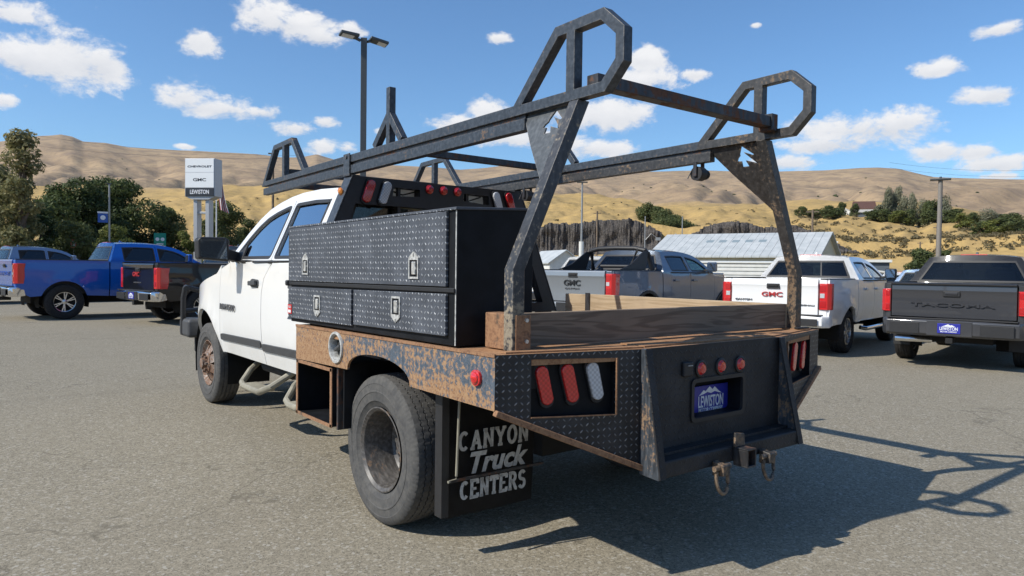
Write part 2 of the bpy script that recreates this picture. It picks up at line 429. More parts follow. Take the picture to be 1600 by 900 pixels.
M_rack = rusty('scuffed_rack_steel', rust=(.20, .115, .06), dark=(.10, .05, .025), paintc=(.025, .031, .039), amount=.30, fine=.15, streak=.15, edge=.8, scale=1.6)
M_rackrear = rusty('weathered_rack_steel', rust=(.20, .135, .08), dark=(.08, .045, .03), paintc=(.026, .025, .024), amount=.35, fine=.1, streak=.3, edge=.8, zlo=(1.0, 1.8), scale=1.6)
M_rackpost = rusty('scuffed_post_steel', rust=(.26, .22, .16), dark=(.12, .09, .06), paintc=(.024, .026, .030), amount=.38, fine=.1, streak=.4, edge=.9, zlo=(1.0, 1.7), scale=1.6)
M_rackdark = rusty('dark_rack_steel', rust=(.12, .055, .03), dark=(.05, .025, .015), paintc=(.018, .018, .02), amount=.42)
M_gusset = rusty('gusset_plate_steel', rust=(.22, .15, .09), paintc=(.05, .056, .060), amount=.34, fine=.1, streak=.4, edge=.8, scale=1.6)
M_ribrust = rusty('chipped_rib_steel', rust=(.24, .16, .095), dark=(.14, .07, .04), paintc=(.028, .034, .042), amount=.44, scale=2.2)
M_headache = simple('headache_rack_black', (.010, .010, .012), .45, var=.3, scale=14)

# rubber
def rubber(name, col, dustc, dust=.5):
    m, t, b = mat(name); o = t.obj(); n = t.noise(o, 22, 5, .7); f = t.noise(o, 90, 3)
    c = t.mix(t.math('MULTIPLY', t.ramp(t.math('ADD', n, t.math('MULTIPLY', f, .25)), .4, .85), dust), col, dustc)
    setp(t, b, col=c, rough=.82, normal=t.bump(f, .25, .002), spec=.3); return m
M_tyre = rubber('tyre_rubber', (.062, .062, .062), (.125, .12, .11), .7)
M_tyrenew = rubber('new_tyre_rubber', (.016, .016, .017), (.06, .055, .05), .5)
M_flap = simple('mud_flap_rubber', (.012, .012, .013), .6, var=.3, scale=18, bump=.2)
M_wheelrust = rusty('rusted_wheel', rust=(.20, .115, .070), dark=(.10, .05, .035), paintc=(.20, .165, .14), amount=.55, scale=2.0)
M_wheelold = rusty('dirty_steel_wheel', rust=(.20, .13, .08), dark=(.10, .06, .04), paintc=(.06, .055, .05), amount=.34, scale=2.0)

# wood
def wood(name, a, b_, axis='x', dark=.6, k=1.0):
    m, t, b = mat(name); o = t.obj()
    sc = {'x':(.55, 9, 9), 'y':(9, .55, 9)}[axis]
    v = t.mapv(o, sc); n = t.noise(v, 1.3, 3, .5, dist=.6); 
    rings = t.math('SINE', t.math('ADD', t.math('MULTIPLY', n, 46), t.math('MULTIPLY', t.noise(t.mapv(o, (4, 90, 90) if axis == 'x' else (90, 4, 90)), 1.0, 3), 2.0)))
    fine = t.noise(t.mapv(o, (3, 160, 160) if axis == 'x' else (160, 3, 160)), 1.0, 4)
    f = t.math('ADD', t.math('MULTIPLY', t.ramp(rings, -.2, .95), .5), t.math('MULTIPLY', fine, .5))
    c = t.mix(f, a, b_)
    kv = t.vmath('MULTIPLY', o, (2.3, 7, 7) if axis == 'x' else (7, 2.3, 7))
    kn = t.ramp(t.voro(kv, 1.0), .10, .05); c = t.mix(t.math('MULTIPLY', kn, .75), c, (.05, .03, .02))
    blot = t.ramp(t.noise(o, 3.5, 4), .45, .75); c = t.mix(t.math('MULTIPLY', blot, .35), c, tuple(q*.45 for q in a))
    setp(t, b, col=c, rough=.85, normal=t.bump(f, .4, .003)); return m
M_woodshade = wood('weathered_shaded_plank', (.26, .195, .14), (.10, .072, .05), 'x')  # weathered wood, darkened further for its shaded rear face
M_woodpale = wood('pale_plank', (.46, .36, .24), (.30, .22, .13), 'y')  # tan of the sunlit side face put into the wood colour

# asphalt with pale aggregate
m, t, b = mat('asphalt'); o = t.obj(); M_asphalt = m
v1 = t.voro(o, 75, out='Color'); v2 = t.voro(o, 190, out='Color'); g1 = t.sep(v1)[0]; g2 = t.sep(v2)[1]
nb = t.noise(o, .22, 4, .6); nm = t.noise(o, 2.2, 5, .6); nf = t.noise(o, 320, 2)
c = t.mix(g1, (.135, .119, .089), (.39, .348, .265))
c = t.mix(.5, c, t.mix(g2, (.12, .106, .08), (.43, .385, .295)))
c = t.mix(t.math('MULTIPLY', t.ramp(g1, .86, .97), .75), c, (.42, .40, .35))
c = t.mix(t.math('MULTIPLY', t.ramp(g2, .06, .0), .8), c, (.03, .03, .03))
c = t.mix(t.ramp(nb, .3, .7, .0, .30), c, (.31, .275, .208)); c = t.mix(t.ramp(nm, .55, .8, 0, .22), c, (.17, .152, .12))
ck = t.voro(t.vmath('ADD', t.mapv(o, (.13, .21, 1)), t.vmath('MULTIPLY', t.comb(t.noise(o, .8, 4), t.noise(t.mapv(o, (1,1,1), (0,0,0), (9,4,0)), .8, 4), 0.0), (.5, .5, 0))), 1.0, 'DISTANCE_TO_EDGE')
c = t.mix(t.math('MULTIPLY', t.ramp(ck, .0035, .0008), .28), c, (.05, .046, .04))
spt = t.math('MULTIPLY', t.ramp(t.voro(t.mapv(o, (1,1,1)), .55), .16, .03), t.ramp(t.noise(o, .35, 3), .48, .62)); c = t.mix(t.math('MULTIPLY', spt, .55), c, (.06, .055, .05))
lane = t.ramp(t.noise(t.mapv(o, (.12, .9, 1), (0, 0, R_(-12))), 1.0, 3), .52, .75, 0, .16); c = t.mix(lane, c, (.13, .118, .095))
setp(t, b, col=c, rough=.93, spec=.08, normal=t.bump(t.math('ADD', g1, t.math('MULTIPLY', g2, .6)), .55, .006))

# terrain: dry grass, darker scree bands and far slopes; zone 0 = valley floor, 1 = bench, 2 = hills
m, t, b = mat('dry_grass_terrain'); M_terrain = m
o = t.obj(); at = t.new('ShaderNodeAttribute', attribute_name='zone'); zn = at.outputs['Fac']
x, y, z = t.sep(o)
big = t.noise(o, .0022, 6, .6); mid = t.noise(o, .011, 6, .65); fin = t.noise(o, .09, 5, .65); vf = t.noise(o, 1.3, 4, .6)
hill = t.mix(t.ramp(big, .36, .64), (.355, .252, .152), (.43, .308, .180))
hill = t.mix(t.ramp(mid, .44, .70, 0, .7), hill, (.215, .158, .115))
h2 = t.noise(t.mapv(o, (1, 1, .35)), .034, 8, .75); hill = t.mix(t.ramp(h2, .48, .64, 0, .65), hill, (.205, .155, .105)); hill = t.mix(t.ramp(h2, .44, .28, 0, .4), hill, (.50, .385, .225))
st = t.math('SINE', t.math('ADD', t.math('MULTIPLY', z, .11), t.math('MULTIPLY', mid, 9)))
hill = t.mix(t.math('MULTIPLY', t.ramp(st, .55, 1.0), t.ramp(big, .44, .66, 0, .55)), hill, (.17, .125, .095))
hill = t.mix(t.math('MULTIPLY', t.ramp(t.noise(o, .03, 5, .7), .62, .74), .45), hill, (.15, .115, .085))
bench = t.mix(t.ramp(fin, .3, .7), (.50, .34, .13), (.36, .25, .11))
bench = t.mix(t.ramp(mid, .5, .75, 0, .6), bench, (.26, .20, .11)); bench = t.mix(t.ramp(vf, .55, .75, 0, .35), bench, (.20, .15, .08))
val = t.mix(t.ramp(fin, .35, .65), (.30, .24, .14), (.22, .185, .12))
gl = t.new('ShaderNodeAttribute', attribute_name='gully').outputs['Fac']
hill = t.mix(t.math('MULTIPLY', t.ramp(gl, .30, .95), t.ramp(fin, .2, .6, .35, .75)), hill, (.165, .125, .085))  # gully creases darkened in colour, fold shading as well as denser growth
c = t.mix(t.ramp(zn, .25, .75), val, bench); c = t.mix(t.ramp(zn, 1.25, 1.85), c, hill)
setp(t, b, col=c, rough=.95, spec=.1, normal=t.bump(t.math('ADD', t.math('ADD', fin, t.math('MULTIPLY', t.noise(o, .35, 5, .7), .5)), t.math('MULTIPLY', t.math('MULTIPLY', t.noise(t.mapv(o, (1, 1, .5)), .022, 5, .65), 5.0), t.ramp(zn, 1.2, 1.9))), .6, 2.2))

def leaf(name, a, b_, trans=.25):
    m, t, b = mat(name); at = t.new('ShaderNodeAttribute', attribute_name='tint'); o = t.obj()
    f = t.math('ADD', t.math('MULTIPLY', at.outputs['Fac'], .7), t.math('MULTIPLY', t.noise(o, .6, 3), .3))
    c = t.mix(t.ramp(f, .15, .85), a, b_); setp(t, b, col=c, rough=.6, spec=.25)
    tl = t.new('ShaderNodeBsdfTranslucent'); t.put(tl.inputs[0], c); out = [n for n in t.n if n.type == 'OUTPUT_MATERIAL'][0]
    mx = t.new('ShaderNodeMixShader'); mx.inputs[0].default_value = trans
    t.l.new(b.outputs[0], mx.inputs[1]); t.l.new(tl.outputs[0], mx.inputs[2]); t.l.new(mx.outputs[0], out.inputs[0]); return m
L_oak = leaf('oak_leaves', (.030, .054, .021), (.115, .145, .048), .32)
L_brown = leaf('poplar_leaves', (.11, .12, .048), (.31, .275, .125), .35)
L_light = leaf('bush_leaves', (.09, .115, .028), (.22, .23, .06), .35)
L_mid = leaf('mixed_leaves', (.055, .078, .028), (.15, .17, .06), .32)
L_sage = leaf('sagebrush', (.10, .085, .045), (.20, .165, .085))
L_grey = leaf('willow_leaves', (.11, .125, .075), (.25, .25, .165))
M_bark = simple('bark', (.10, .075, .055), .9, var=.35, scale=8, bump=.6, bd=.03)
M_pole = simple('galvanised_pole', (.30, .31, .31), .5, .4)
M_poledark = simple('bronze_pole', (.075, .085, .090), .5, .2)
M_polewood = simple('utility_pole_wood', (.17, .125, .085), .85, var=.3, scale=6)
M_basalt = simple('basalt', (.075, .067, .061), .95, var=.55, scale=2.2, bump=.9, bd=.3)
M_roofmetal = None
m, t, b = mat('metal_roof'); o = t.obj(); x, y, z = t.sep(o); M_roofmetal = m
rb = t.math('SINE', t.math('MULTIPLY', x, 2*PI/.9)); n = t.noise(o, .8, 4)
c = t.mix(t.ramp(n, .35, .7), (.42, .445, .445), (.52, .54, .535)); setp(t, b, col=c, rough=.55, metal=.1, normal=t.bump(t.ramp(rb, .7, 1), .2, .05))
M_wallwhite = simple('painted_sheet_wall', (.66, .66, .62), .6, var=.06, scale=2)
M_wallcream = simple('cream_sheet_wall', (.58, .53, .38), .6, var=.06, scale=2)
M_wallblue = simple('blue_grey_wall', (.085, .105, .125), .6)
M_roofbrown = simple('brown_shingle_roof', (.10, .050, .040), .9, var=.25, scale=4)
M_concrete = simple('concrete', (.40, .38, .34), .85, var=.1, scale=5)
M_signwhite = simple('sign_face', (.80, .83, .84), .4, var=.02)
M_signgrey = simple('sign_cabinet', (.46, .47, .48), .4, .3)
M_signblack = simple('sign_black', (.022, .026, .034), .4)
M_signgreen = simple('highway_green', (.0, .24, .17), .5)
M_signblue = simple('banner_blue', (.03, .10, .38), .6)
M_signorange = simple('sign_orange', (.65, .17, .10), .5)
M_platewhite = simple('plate_white', (.75, .77, .80), .5)
M_plateblue = simple('plate_blue', (.025, .03, .30), .35)
M_cream = simple('cream_step_paint', (.28, .26, .20), .55, var=.2, scale=12)
M_sticker = simple('sticker_red', (.55, .03, .03), .4)
M_wire = simple('cable', (.02, .02, .02), .5)
M_latch = simple('worn_latch', (.62, .61, .57), .38, .5, var=.3, scale=40)
M_latchframe = simple('bare_latch_surround', (.42, .42, .40), .6, .1, var=.35, scale=50)
M_seat = simple('seat_cloth', (.07, .068, .065), .9)
# ---------------------------------------------------------------- terrain
nrs = np.random.RandomState(11)
PERM = nrs.permutation(512); GA = nrs.rand(512)*2*np.pi
def gnoise(x, y):
    xi, yi = np.floor(x).astype(int), np.floor(y).astype(int); xf, yf = x-xi, y-yi
    def g(i, j, dx, dy):
        a = GA[PERM[(PERM[i & 511]+j) & 511]]; return np.cos(a)*dx+np.sin(a)*dy
    u, v = xf**3*(xf*(xf*6-15)+10), yf**3*(yf*(yf*6-15)+10)
    a = g(xi, yi, xf, yf)*(1-u)+g(xi+1, yi, xf-1, yf)*u; b = g(xi, yi+1, xf, yf-1)*(1-u)+g(xi+1, yi+1, xf-1, yf-1)*u
    return (a*(1-v)+b*v)*1.5
def sstep(a, b, x): t = np.clip((x-a)/(b-a), 0, 1); return t*t*(3-2*t)
LV_PX = np.array([0, 250, 450, 650, 850, 930, 1000, 1060, 1150, 1270, 1330, 1400, 1500, 1600])
RLEV = np.array([150., 220., 225., 420., 760., 3600., 9000.])
SKYL = [(-900,200),(-300,215),(0,222),(40,216),(62,213),(80,212),(95,210),(112,213),(130,221),(165,223),(200,230),(300,236),(400,241),(440,246),(470,246),(495,241),(525,250),(600,257),(680,261),(720,265),(760,262),(800,257),(870,261),(950,267),(1000,268),(1100,266),(1200,268),(1290,266),(1345,263),(1372,262),(1405,264),(1430,270),(1460,276.5),(1530,279),(1600,280),(1750,276),(2000,262),(2400,250)]
rows = {  # picture rows of: slope foot, cliff top, bench edge, hill foot, per column
 'cb': [390,390,392,394,398,396,392,388,386,396,395,395,388,380],
 'ct': [386,384,383,380,352,344,345,357,346,363,378,378,372,366],
 'be': [322,316,306,312,318,319,326,329,329,334,337,341,350,356],
 'hf': [300,298,297,302,305,308,316,318,318,318,320,326,332,338]}
def col_el(px, py): return [math.tan(azel(a, b_)[1]) for a, b_ in zip(px, py)]
LV_AZ = np.array([azel(p, 400)[0] for p in LV_PX])
EL = {k: np.array(col_el(LV_PX, v)) for k, v in rows.items()}
SK = np.array([[azel(a, b_)[0], math.tan(azel(a, b_)[1])] for a, b_ in SKYL])
CX0, CY0 = CAM.x, CAM.y
def drop(az): return 3.3*sstep(R_(20), R_(31), az)
def height(az, r):
    az = np.asarray(az, float); r = np.asarray(r, float)
    sh = np.broadcast(az, r).shape; az = np.broadcast_to(az, sh); r = np.broadcast_to(r, sh)
    lev = [-drop(az)]
    for k, rr in (('cb', 220.), ('ct', 225.), ('be', 420.), ('hf', 760.)):
        lev.append(CAM.z + rr*np.interp(az, LV_AZ, EL[k]))
    lev.append(CAM.z + 3600*np.interp(az, SK[:,0], SK[:,1])); lev.append(lev[-1]*.9)
    z = np.zeros(sh)
    near = -drop(az)*sstep(36, 62, r)
    z = near.copy()
    for i in range(len(RLEV)-1):
        a, b_ = RLEV[i], RLEV[i+1]; t = np.clip((r-a)/(b_-a), 0, 1)
        if i == 4: t = .35*t + .65*t**1.7
        elif i not in (1,): t = t*t*(3-2*t)*.5+t*.5
        z = np.where((r >= a) & (r < b_), lev[i]+(lev[i+1]-lev[i])*t, z)
    z = np.where(r >= RLEV[-1], lev[-1], z)
    s = az*1500.0
    q = np.clip((r-700)/900, 0, 1)*(1-.93*sstep(2700, 3600, r))
    wx = gnoise(s/900+5, r/1500)*260
    v1 = np.sqrt(gnoise((s+wx)/360, r/1500+3)**2+.003); rid = v1*2.0+.1
    v2 = np.sqrt(gnoise((s+wx*.8)/150+9, r/700+7)**2+.003); rid2 = v2*2.0+.1
    soft = gnoise(s/700+2, r/800+8)
    v3 = np.sqrt(gnoise((s+wx*.5)/62+2, r/330+1)**2+.004); z = z + q*(36*(rid-.75) + 15*(rid2-.6) + 9*soft + 10*(v3*2-.6) + 4*gnoise(s/40, r/120))
    global GUL; GUL = np.clip(1-v1/.16, 0, 1)*.8 + np.clip(1-v2/.13, 0, 1)*.55 + np.clip(1-v3/.13, 0, 1)*.4
    q2 = sstep(228, 300, r)*(1-sstep(900, 1500, r))
    z = z + q2*(2.2*gnoise(s/60, r/45) + 1.0*gnoise(s/22, r/17) + np.clip((r-420)/300, 0, 1)*9*gnoise(s/170, r/190))
    q3 = sstep(120, 215, r)*(1-sstep(232, 300, r)); z = z + q3*.35*gnoise(s/24, r/12)
    return z
def gz(x, y):
    return float(height(math.atan2(x-CX0, y-CY0), math.hypot(x-CX0, y-CY0)))
az1 = np.radians(np.arange(-24, 96.01, .16)); az2 = np.radians(np.arange(98, 334.01, 3.0))
AZ = np.concatenate([az1, az2]); NA = len(AZ)
RR = np.concatenate([[0.5, 12, 30, 36, 42, 48, 55, 62, 75, 95, 120, 150, 175, 195, 210, 219.5, 221, 222.5, 224, 225.5, 228],
     np.linspace(234, 420, 26), np.linspace(432, 760, 26), np.geomspace(780, 3600, 110), [3750, 4100, 5200, 9000]])
A2, R2 = np.meshgrid(AZ, RR); H2 = height(A2, R2) - .03; GULLY = GUL.copy()
XX, YY = CX0+R2*np.sin(A2), CY0+R2*np.cos(A2)
co = np.stack([XX, YY, H2], -1).reshape(-1, 3)
nr = len(RR); ii, jj = np.meshgrid(np.arange(nr-1), np.arange(NA), indexing='ij'); j2 = (jj+1) % NA
quads = np.stack([ii*NA+jj, ii*NA+j2, (ii+1)*NA+j2, (ii+1)*NA+jj], -1).reshape(-1, 4)[:, ::-1]
def npmesh(name, co, quads, attrs=None):
    me = bpy.data.meshes.new(name); nv, nf = len(co), len(quads); k = quads.shape[1]
    me.vertices.add(nv); me.vertices.foreach_set('co', np.asarray(co, np.float32).ravel())
    me.loops.add(nf*k); me.loops.foreach_set('vertex_index', np.asarray(quads, np.int32).ravel())
    me.polygons.add(nf); me.polygons.foreach_set('loop_start', np.arange(0, nf*k, k, dtype=np.int32))
    for an, (dom, val) in (attrs or {}).items():
        a = me.attributes.new(an, 'FLOAT', dom); a.data.foreach_set('value', np.asarray(val, np.float32))
    me.update(calc_edges=True); me.validate(); return me
zone = np.clip((R2-150)/70, 0, 1) + np.clip((R2-560)/420, 0, 1)
zone = np.where(R2 < 60, zone, zone)
me = npmesh('terrain', co, quads, {'zone': ('POINT', zone.ravel()), 'gully': ('POINT', GULLY.ravel())}); me.shade_smooth(); me.materials.append(M_terrain)
tag(link('terrain', me), kind='structure')

# the car park: one asphalt sheet on the terrain, then the road behind it
def sheet(name, outline, z, mt):
    b = MB(); b.face(b.verts([(x, y, z) for x, y in outline])); o = b.build(name, mt, None, smooth=False); o['kind'] = 'structure'; return o
def pol(azd, r): a = R_(azd); return (CX0+r*math.sin(a), CY0+r*math.cos(a))
lot = [pol(a, r) for a, r in ((-30,70),(-10,62),(4,54),(12,50),(20,37),(30,34),(50,33),(70,33),(95,33),(120,40),(160,40),(200,40),(240,40),(290,45))]
sheet('parking_lot', lot[::-1], 0.0, M_asphalt)
bpy.data.objects['parking_lot'].data.flip_normals() if bpy.data.objects['parking_lot'].data.polygons[0].normal.z < 0 else None

# basalt cliff: a broken rock face of narrow upright columns under the bench edge
def cliff(px0, px1, seed):
    rs_ = np.random.RandomState(seed); a, end = azel(px0, 395)[0], azel(px1, 395)[0]
    cols = []; 
    while a < end: cols.append(a); a += rs_.uniform(.35, 1.3)/217
    n = len(cols); A_ = []; off = []; tp = []
    jit = np.convolve(rs_.normal(0, .55, n+4), np.ones(3)/2.2, 'same')[2:2+n]; tj = np.convolve(rs_.normal(0, 1.3, n+20), np.ones(11)/7., 'same')[10:10+n] - rs_.rand(n)*.2
    ends = np.clip(np.minimum(np.arange(n), np.arange(n)[::-1])/9., 0, 1)
    for k in range(n-1):
        w_ = cols[k+1]-cols[k]
        for f_, c_ in ((.08, .07), (.25, .0), (.55, -.06), (.80, .0), (.95, .07)): A_.append(cols[k]+w_*f_); off.append(jit[k]+c_); tp.append((tj[k], ends[k]))
    A_ = np.array(A_); off = np.array(off); tj_ = np.array([q[0] for q in tp]); en = np.array([q[1] for q in tp])
    z0 = height(A_, np.full_like(A_, 214.0))-1.2; z1 = height(A_, np.full_like(A_, 226.5)) + tj_ - (1-en)*2.5
    nv = 12; V = []
    for v in range(nv+1):
        t = v/nv; tal = max(0, .38-t)/.38
        br = np.array([gnoise(np.array([q*95.]), np.array([t*4.]))[0] for q in A_])*.8 + np.array([gnoise(np.array([q*420.]), np.array([t*11.+q*30]))[0] for q in A_])*.45
        rr = 218.2 + off*(1-.6*tal) + br - 4.0*tal**1.2 + (1.6*(t-.85)/.15*.6 if t > .85 else 0)
        z = z0 + (z1-z0)*t
        V.append(np.stack([CX0+rr*np.sin(A_), CY0+rr*np.cos(A_), z], -1))
    rr = np.full_like(A_, 227.5); V.append(np.stack([CX0+rr*np.sin(A_), CY0+rr*np.cos(A_), z1-.4], -1))
    m_ = len(A_); V = np.concatenate(V); q = np.array([(i*m_+k, i*m_+k+1, (i+1)*m_+k+1, (i+1)*m_+k) for i in range(nv+1) for k in range(m_-1)])
    mc = npmesh('basalt_cliff', V, q[:, ::-1]); mc.shade_smooth(); o = link('basalt_cliff', mc, None, M_basalt); o['kind'] = 'structure'
cliff(820, 1034, 3); cliff(1068, 1346, 4)

# ---------------------------------------------------------------- vegetation
def leaf_mesh(name, blobs, n, size, mt, seed, flat=.0):
    """n small leaf-sprays spread through the volume of several ellipsoidal clumps: blobs = (x,y,z,rx,ry,rz)"""
    rs = np.random.RandomState(seed); B = np.array(blobs, float)
    vol = (B[:,3]*B[:,4]*B[:,5])**(2/3.); idx = rs.choice(len(B), n, p=vol/vol.sum()); b = B[idx]
    d = rs.normal(size=(n,3)); d /= np.linalg.norm(d, axis=1)[:,None]
    rad = rs.uniform(.35, 1.0, n)**.5; rad += rs.normal(0, .07, n)
    c = b[:,:3] + d*b[:,3:6]*rad[:,None]
    nrm = d + rs.normal(0, .75, (n,3)); nrm[:,2] += .35; nrm /= np.linalg.norm(nrm, axis=1)[:,None]
    t = np.cross(nrm, rs.normal(size=(n,3))); t /= np.linalg.norm(t, axis=1)[:,None]; bt = np.cross(nrm, t)
    s = size*rs.uniform(.55, 1.35, n)[:,None]; l = s*rs.uniform(1.0, 1.8, (n,1))
    V = np.stack([c-t*l, c-bt*s*.55+nrm*s*.12, c+t*l, c+bt*s*.55+nrm*s*.12], 1).reshape(-1, 3)
    q = np.arange(n*4).reshape(-1, 4)
    tint = np.repeat(np.clip(rs.uniform(0, 1, n)*.55+rs.uniform(0, 1, len(B))[idx]*.45, 0, 1), 4)
    me = npmesh(name, V, q, {'tint': ('POINT', tint)}); me.materials.append(mt); return me
def crown_blobs(rs, h0, h1, w, n, shape='oak'):
    out = []
    for i in range(n):
        f = (i+.5)/n; z = h0+(h1-h0)*(.12+.85*f)
        if shape == 'oak': rad = w*math.sqrt(max(.05, 1-((f-.42)/.62)**2))
        elif shape == 'tall': rad = w*(1-.86*f)*(.75+.5*rs.rand())
        elif shape == 'poplar': rad = w*(.9-.6*abs(f-.4))
        else: rad = w*math.sqrt(max(.1, 1-f*f))
        for k in range({'oak':3,'tall':2,'poplar':1}.get(shape, 2)):
            a = rs.rand()*6.283; q = rad*rs.uniform(.25, .78)
            s = {'oak':.42,'tall':.36,'poplar':.7}.get(shape, .5)*w*rs.uniform(.7, 1.25)
            out.append((q*math.cos(a), q*math.sin(a), z+rs.uniform(-.05,.05)*(h1-h0), s, s, s*rs.uniform(.6, .9)))
    return out
def trunk_mesh(rs, h, r, blobs):
    b = MB(); b.tube([(0,0,-.3), (.02*h,0,h*.25), (0,.02*h,h*.5), (.03*h,.01*h,h*.8)], [r*1.25, r*.9, r*.7, r*.25], 8)
    for q in blobs[::max(1, len(blobs)//9)]:
        z0 = min(q[2]*.75, h*.7); b.tube([(0,0,z0), (q[0]*.5, q[1]*.5, (z0+q[2])*.5), (q[0], q[1], q[2])], [r*.45, r*.28, r*.08], 5)
    return b
def tree(name, label, cat, x, y, h, w, lm, n, size, seed, shape='oak', h0=.18, group=None, z=None, trunk_r=None, copy=None):
    rs = np.random.RandomState(seed); root = thing(name, label, cat, (x, y, gz(x, y) if z is None else z), 0, group)
    bl = crown_blobs(rs, h*h0, h, w, {'oak':7,'tall':11,'poplar':9}.get(shape, 5), shape)
    link('crown', leaf_mesh('crown', bl, int(n*2.3), size*.62, lm, seed), root)
    trunk_mesh(rs, h, trunk_r or h*.025, bl).build('trunk', M_bark, root)
    return root
def at(px, py, dep):
    """a place in the scene, dep metres ahead of the camera"""
    return CAM + ray(px, py)*dep
def far(px, py, r):
    """a place r metres away over the ground"""
    d = ray(px, py); return CAM + d*(r/math.hypot(d.x, d.y))
def top_h(px, py, dep, z0): return (CAM + ray(px, py)*dep).z - z0
def pxm(dep): return dep/FPX
def tree_at(name, label, cat, px, top, wpx, dep, lm, n, size, seed, shape='oak', h0=.18, group=None):
    p = far(px, 400, dep); z0 = gz(p.x, p.y); h = max(1.2, far(px, top, dep).z - z0)
    return tree(name, label, cat, p.x, p.y, h, wpx*pxm(dep)/2, lm, n, size, seed, shape, h0, group, z=z0)
tree_at('poplar_tree', 'tall thin brownish tree at the left edge of the picture', 'tree', 34, 196, 92, 46, L_brown, 2300, .15, 3, 'tall', .12)
tree_at('poplar_tree', 'lower brownish tree crowding the foot of the tall thin one', 'tree', -8, 262, 110, 49, L_brown, 3600, .16, 4, 'oak', .05)
tree_at('oak_tree', 'left half of the broad dark green oaks behind the blue pickup', 'tree', 118, 288, 104, 58, L_oak, 8000, .17, 5, 'oak', .06)
tree_at('oak_tree', 'right half of the broad dark oaks behind the banner pole', 'tree', 182, 281, 118, 61, L_oak, 9500, .17, 6, 'oak', .06)
tree_at('oak_tree', 'small dark tree low in front of the brownish tall tree', 'tree', 62, 322, 70, 52, L_oak, 3400, .16, 8, 'oak', .02)
tree_at('bush', 'yellow-green bush at the foot of the banner pole', 'bush', 178, 354, 56, 47, L_light, 2600, .11, 9, 'bush', .0)
tree_at('bush', 'green bush behind the small orange sign', 'bush', 118, 348, 70, 50, L_mid, 2600, .12, 10, 'bush', .0)
tree_at('ash_tree', 'mid green tree between the dark oaks and the white sign', 'tree', 268, 326, 62, 62, L_mid, 3600, .15, 11, 'oak', .03)
tree_at('bush', 'yellow-green bush just left of the sign columns', 'bush', 292, 360, 34, 55, L_light, 1800, .11, 12, 'bush', .0)
tree_at('ash_tree', 'rounded dark green tree behind the flagpole', 'tree', 346, 316, 92, 72, L_mid, 5600, .17, 13, 'oak', .03)
tree_at('ash_tree', 'low green tree between the flagpole and the white cab', 'tree', 384, 342, 50, 76, L_mid, 2400, .16, 14, 'oak', .02)
GT = 'trees on the bench below the hills'
far_trees = [  # px, top row, width, distance, leaf, shape
 (1251,331,18,402,L_mid,'oak'),(1272,329,24,408,L_mid,'oak'),(1290,323,22,415,L_oak,'oak'),(1300,334,30,396,L_mid,'oak'),(1314,318,14,425,L_oak,'oak'),(1333,320,14,425,L_mid,'oak'),
 (1362,334,22,398,L_mid,'oak'),(1374,326,20,405,L_grey,'oak'),(1378,338,26,398,L_mid,'oak'),(1392,312,13,410,L_grey,'poplar'),(1400,306,12,412,L_grey,'poplar'),(1408,318,14,408,L_grey,'poplar'),
 (1404,338,26,396,L_light,'oak'),(1420,334,20,398,L_mid,'oak'),(1437,324,13,402,L_grey,'poplar'),(1446,322,18,400,L_mid,'oak'),(1461,322,22,398,L_mid,'oak'),(1454,338,30,390,L_mid,'oak'),(1478,320,15,395,L_grey,'poplar'),(1425,316,11,404,L_grey,'poplar'),(1383,308,12,408,L_grey,'poplar'),
 (1488,338,28,388,L_mid,'oak'),(1502,346,24,360,L_light,'oak'),(1515,346,20,370,L_mid,'oak'),(1540,336,22,378,L_grey,'poplar'),(1553,339,26,382,L_grey,'oak'),(1532,362,32,335,L_mid,'oak'),(1556,366,34,330,L_light,'oak'),(1580,358,28,365,L_mid,'oak'),(1600,352,30,380,L_mid,'oak'),(1575,372,30,330,L_mid,'oak')]
ORD = ['first', 'second', 'third', 'fourth', 'fifth', 'sixth', 'seventh', 'eighth', 'ninth', 'tenth']
kind_lab = {id(L_mid): 'green tree', id(L_oak): 'dark green tree', id(L_light): 'bright yellow-green tree', id(L_grey): 'pale grey-green tree'}
MESH = {}
for k, (px, top, wpx, dep, lm, shp) in enumerate(far_trees):
    dep *= .87; wpx *= 1.22; p = far(px, 380, dep); z0 = gz(p.x, p.y)-.3; h = max(4.5, far(px, top, dep).z - z0)*(1.22 if px > 1370 else 1.05); wd = wpx*pxm(dep)/2*.95
    key = (id(lm), shp, k % 3)
    if key not in MESH:
        rs = np.random.RandomState(100+k); bl = crown_blobs(rs, .04, 1, .5, 7, shp)
        MESH[key] = (leaf_mesh('crown', bl, 2400, .038, lm, 100+k), None); tb = trunk_mesh(rs, 1, .02, bl)
        o = tb.build('trunk', M_bark, None); MESH[key] = (MESH[key][0], o.data); bpy.data.objects.remove(o)
    where = 'around the brown-roofed house' if px < 1385 else ('beyond the white pickup, right of the house' if px < 1470 else 'right of the grey light pole')
    fam = [q for q in far_trees if q[4] is lm and (0 if q[0] < 1385 else 1 if q[0] < 1470 else 2) == (0 if px < 1385 else 1 if px < 1470 else 2)]
    nth = sorted(fam, key=lambda q: (q[0], q[1])).index(far_trees[k])
    root = thing('bench_tree', f'{ORD[nth]} {kind_lab[id(lm)]} from the left, {where}', 'tree', (p.x, p.y, z0), rng.uniform(0, 6), 'trees on the bench below the hills')
    root.scale = (wd*2, wd*2, h)
    link('crown', MESH[key][0], root); link('trunk', MESH[key][1], root)
tree_at('ash_tree', 'dark green tree by the fence just left of the grey light pole', 'tree', 1441, 388, 46, 120, L_mid, 2600, .26, 40, 'oak', .0)
tree_at('ash_tree', 'small dark tree tucked right of the grey light pole foot', 'tree', 1478, 384, 26, 122, L_oak, 1500, .26, 41, 'oak', .0)
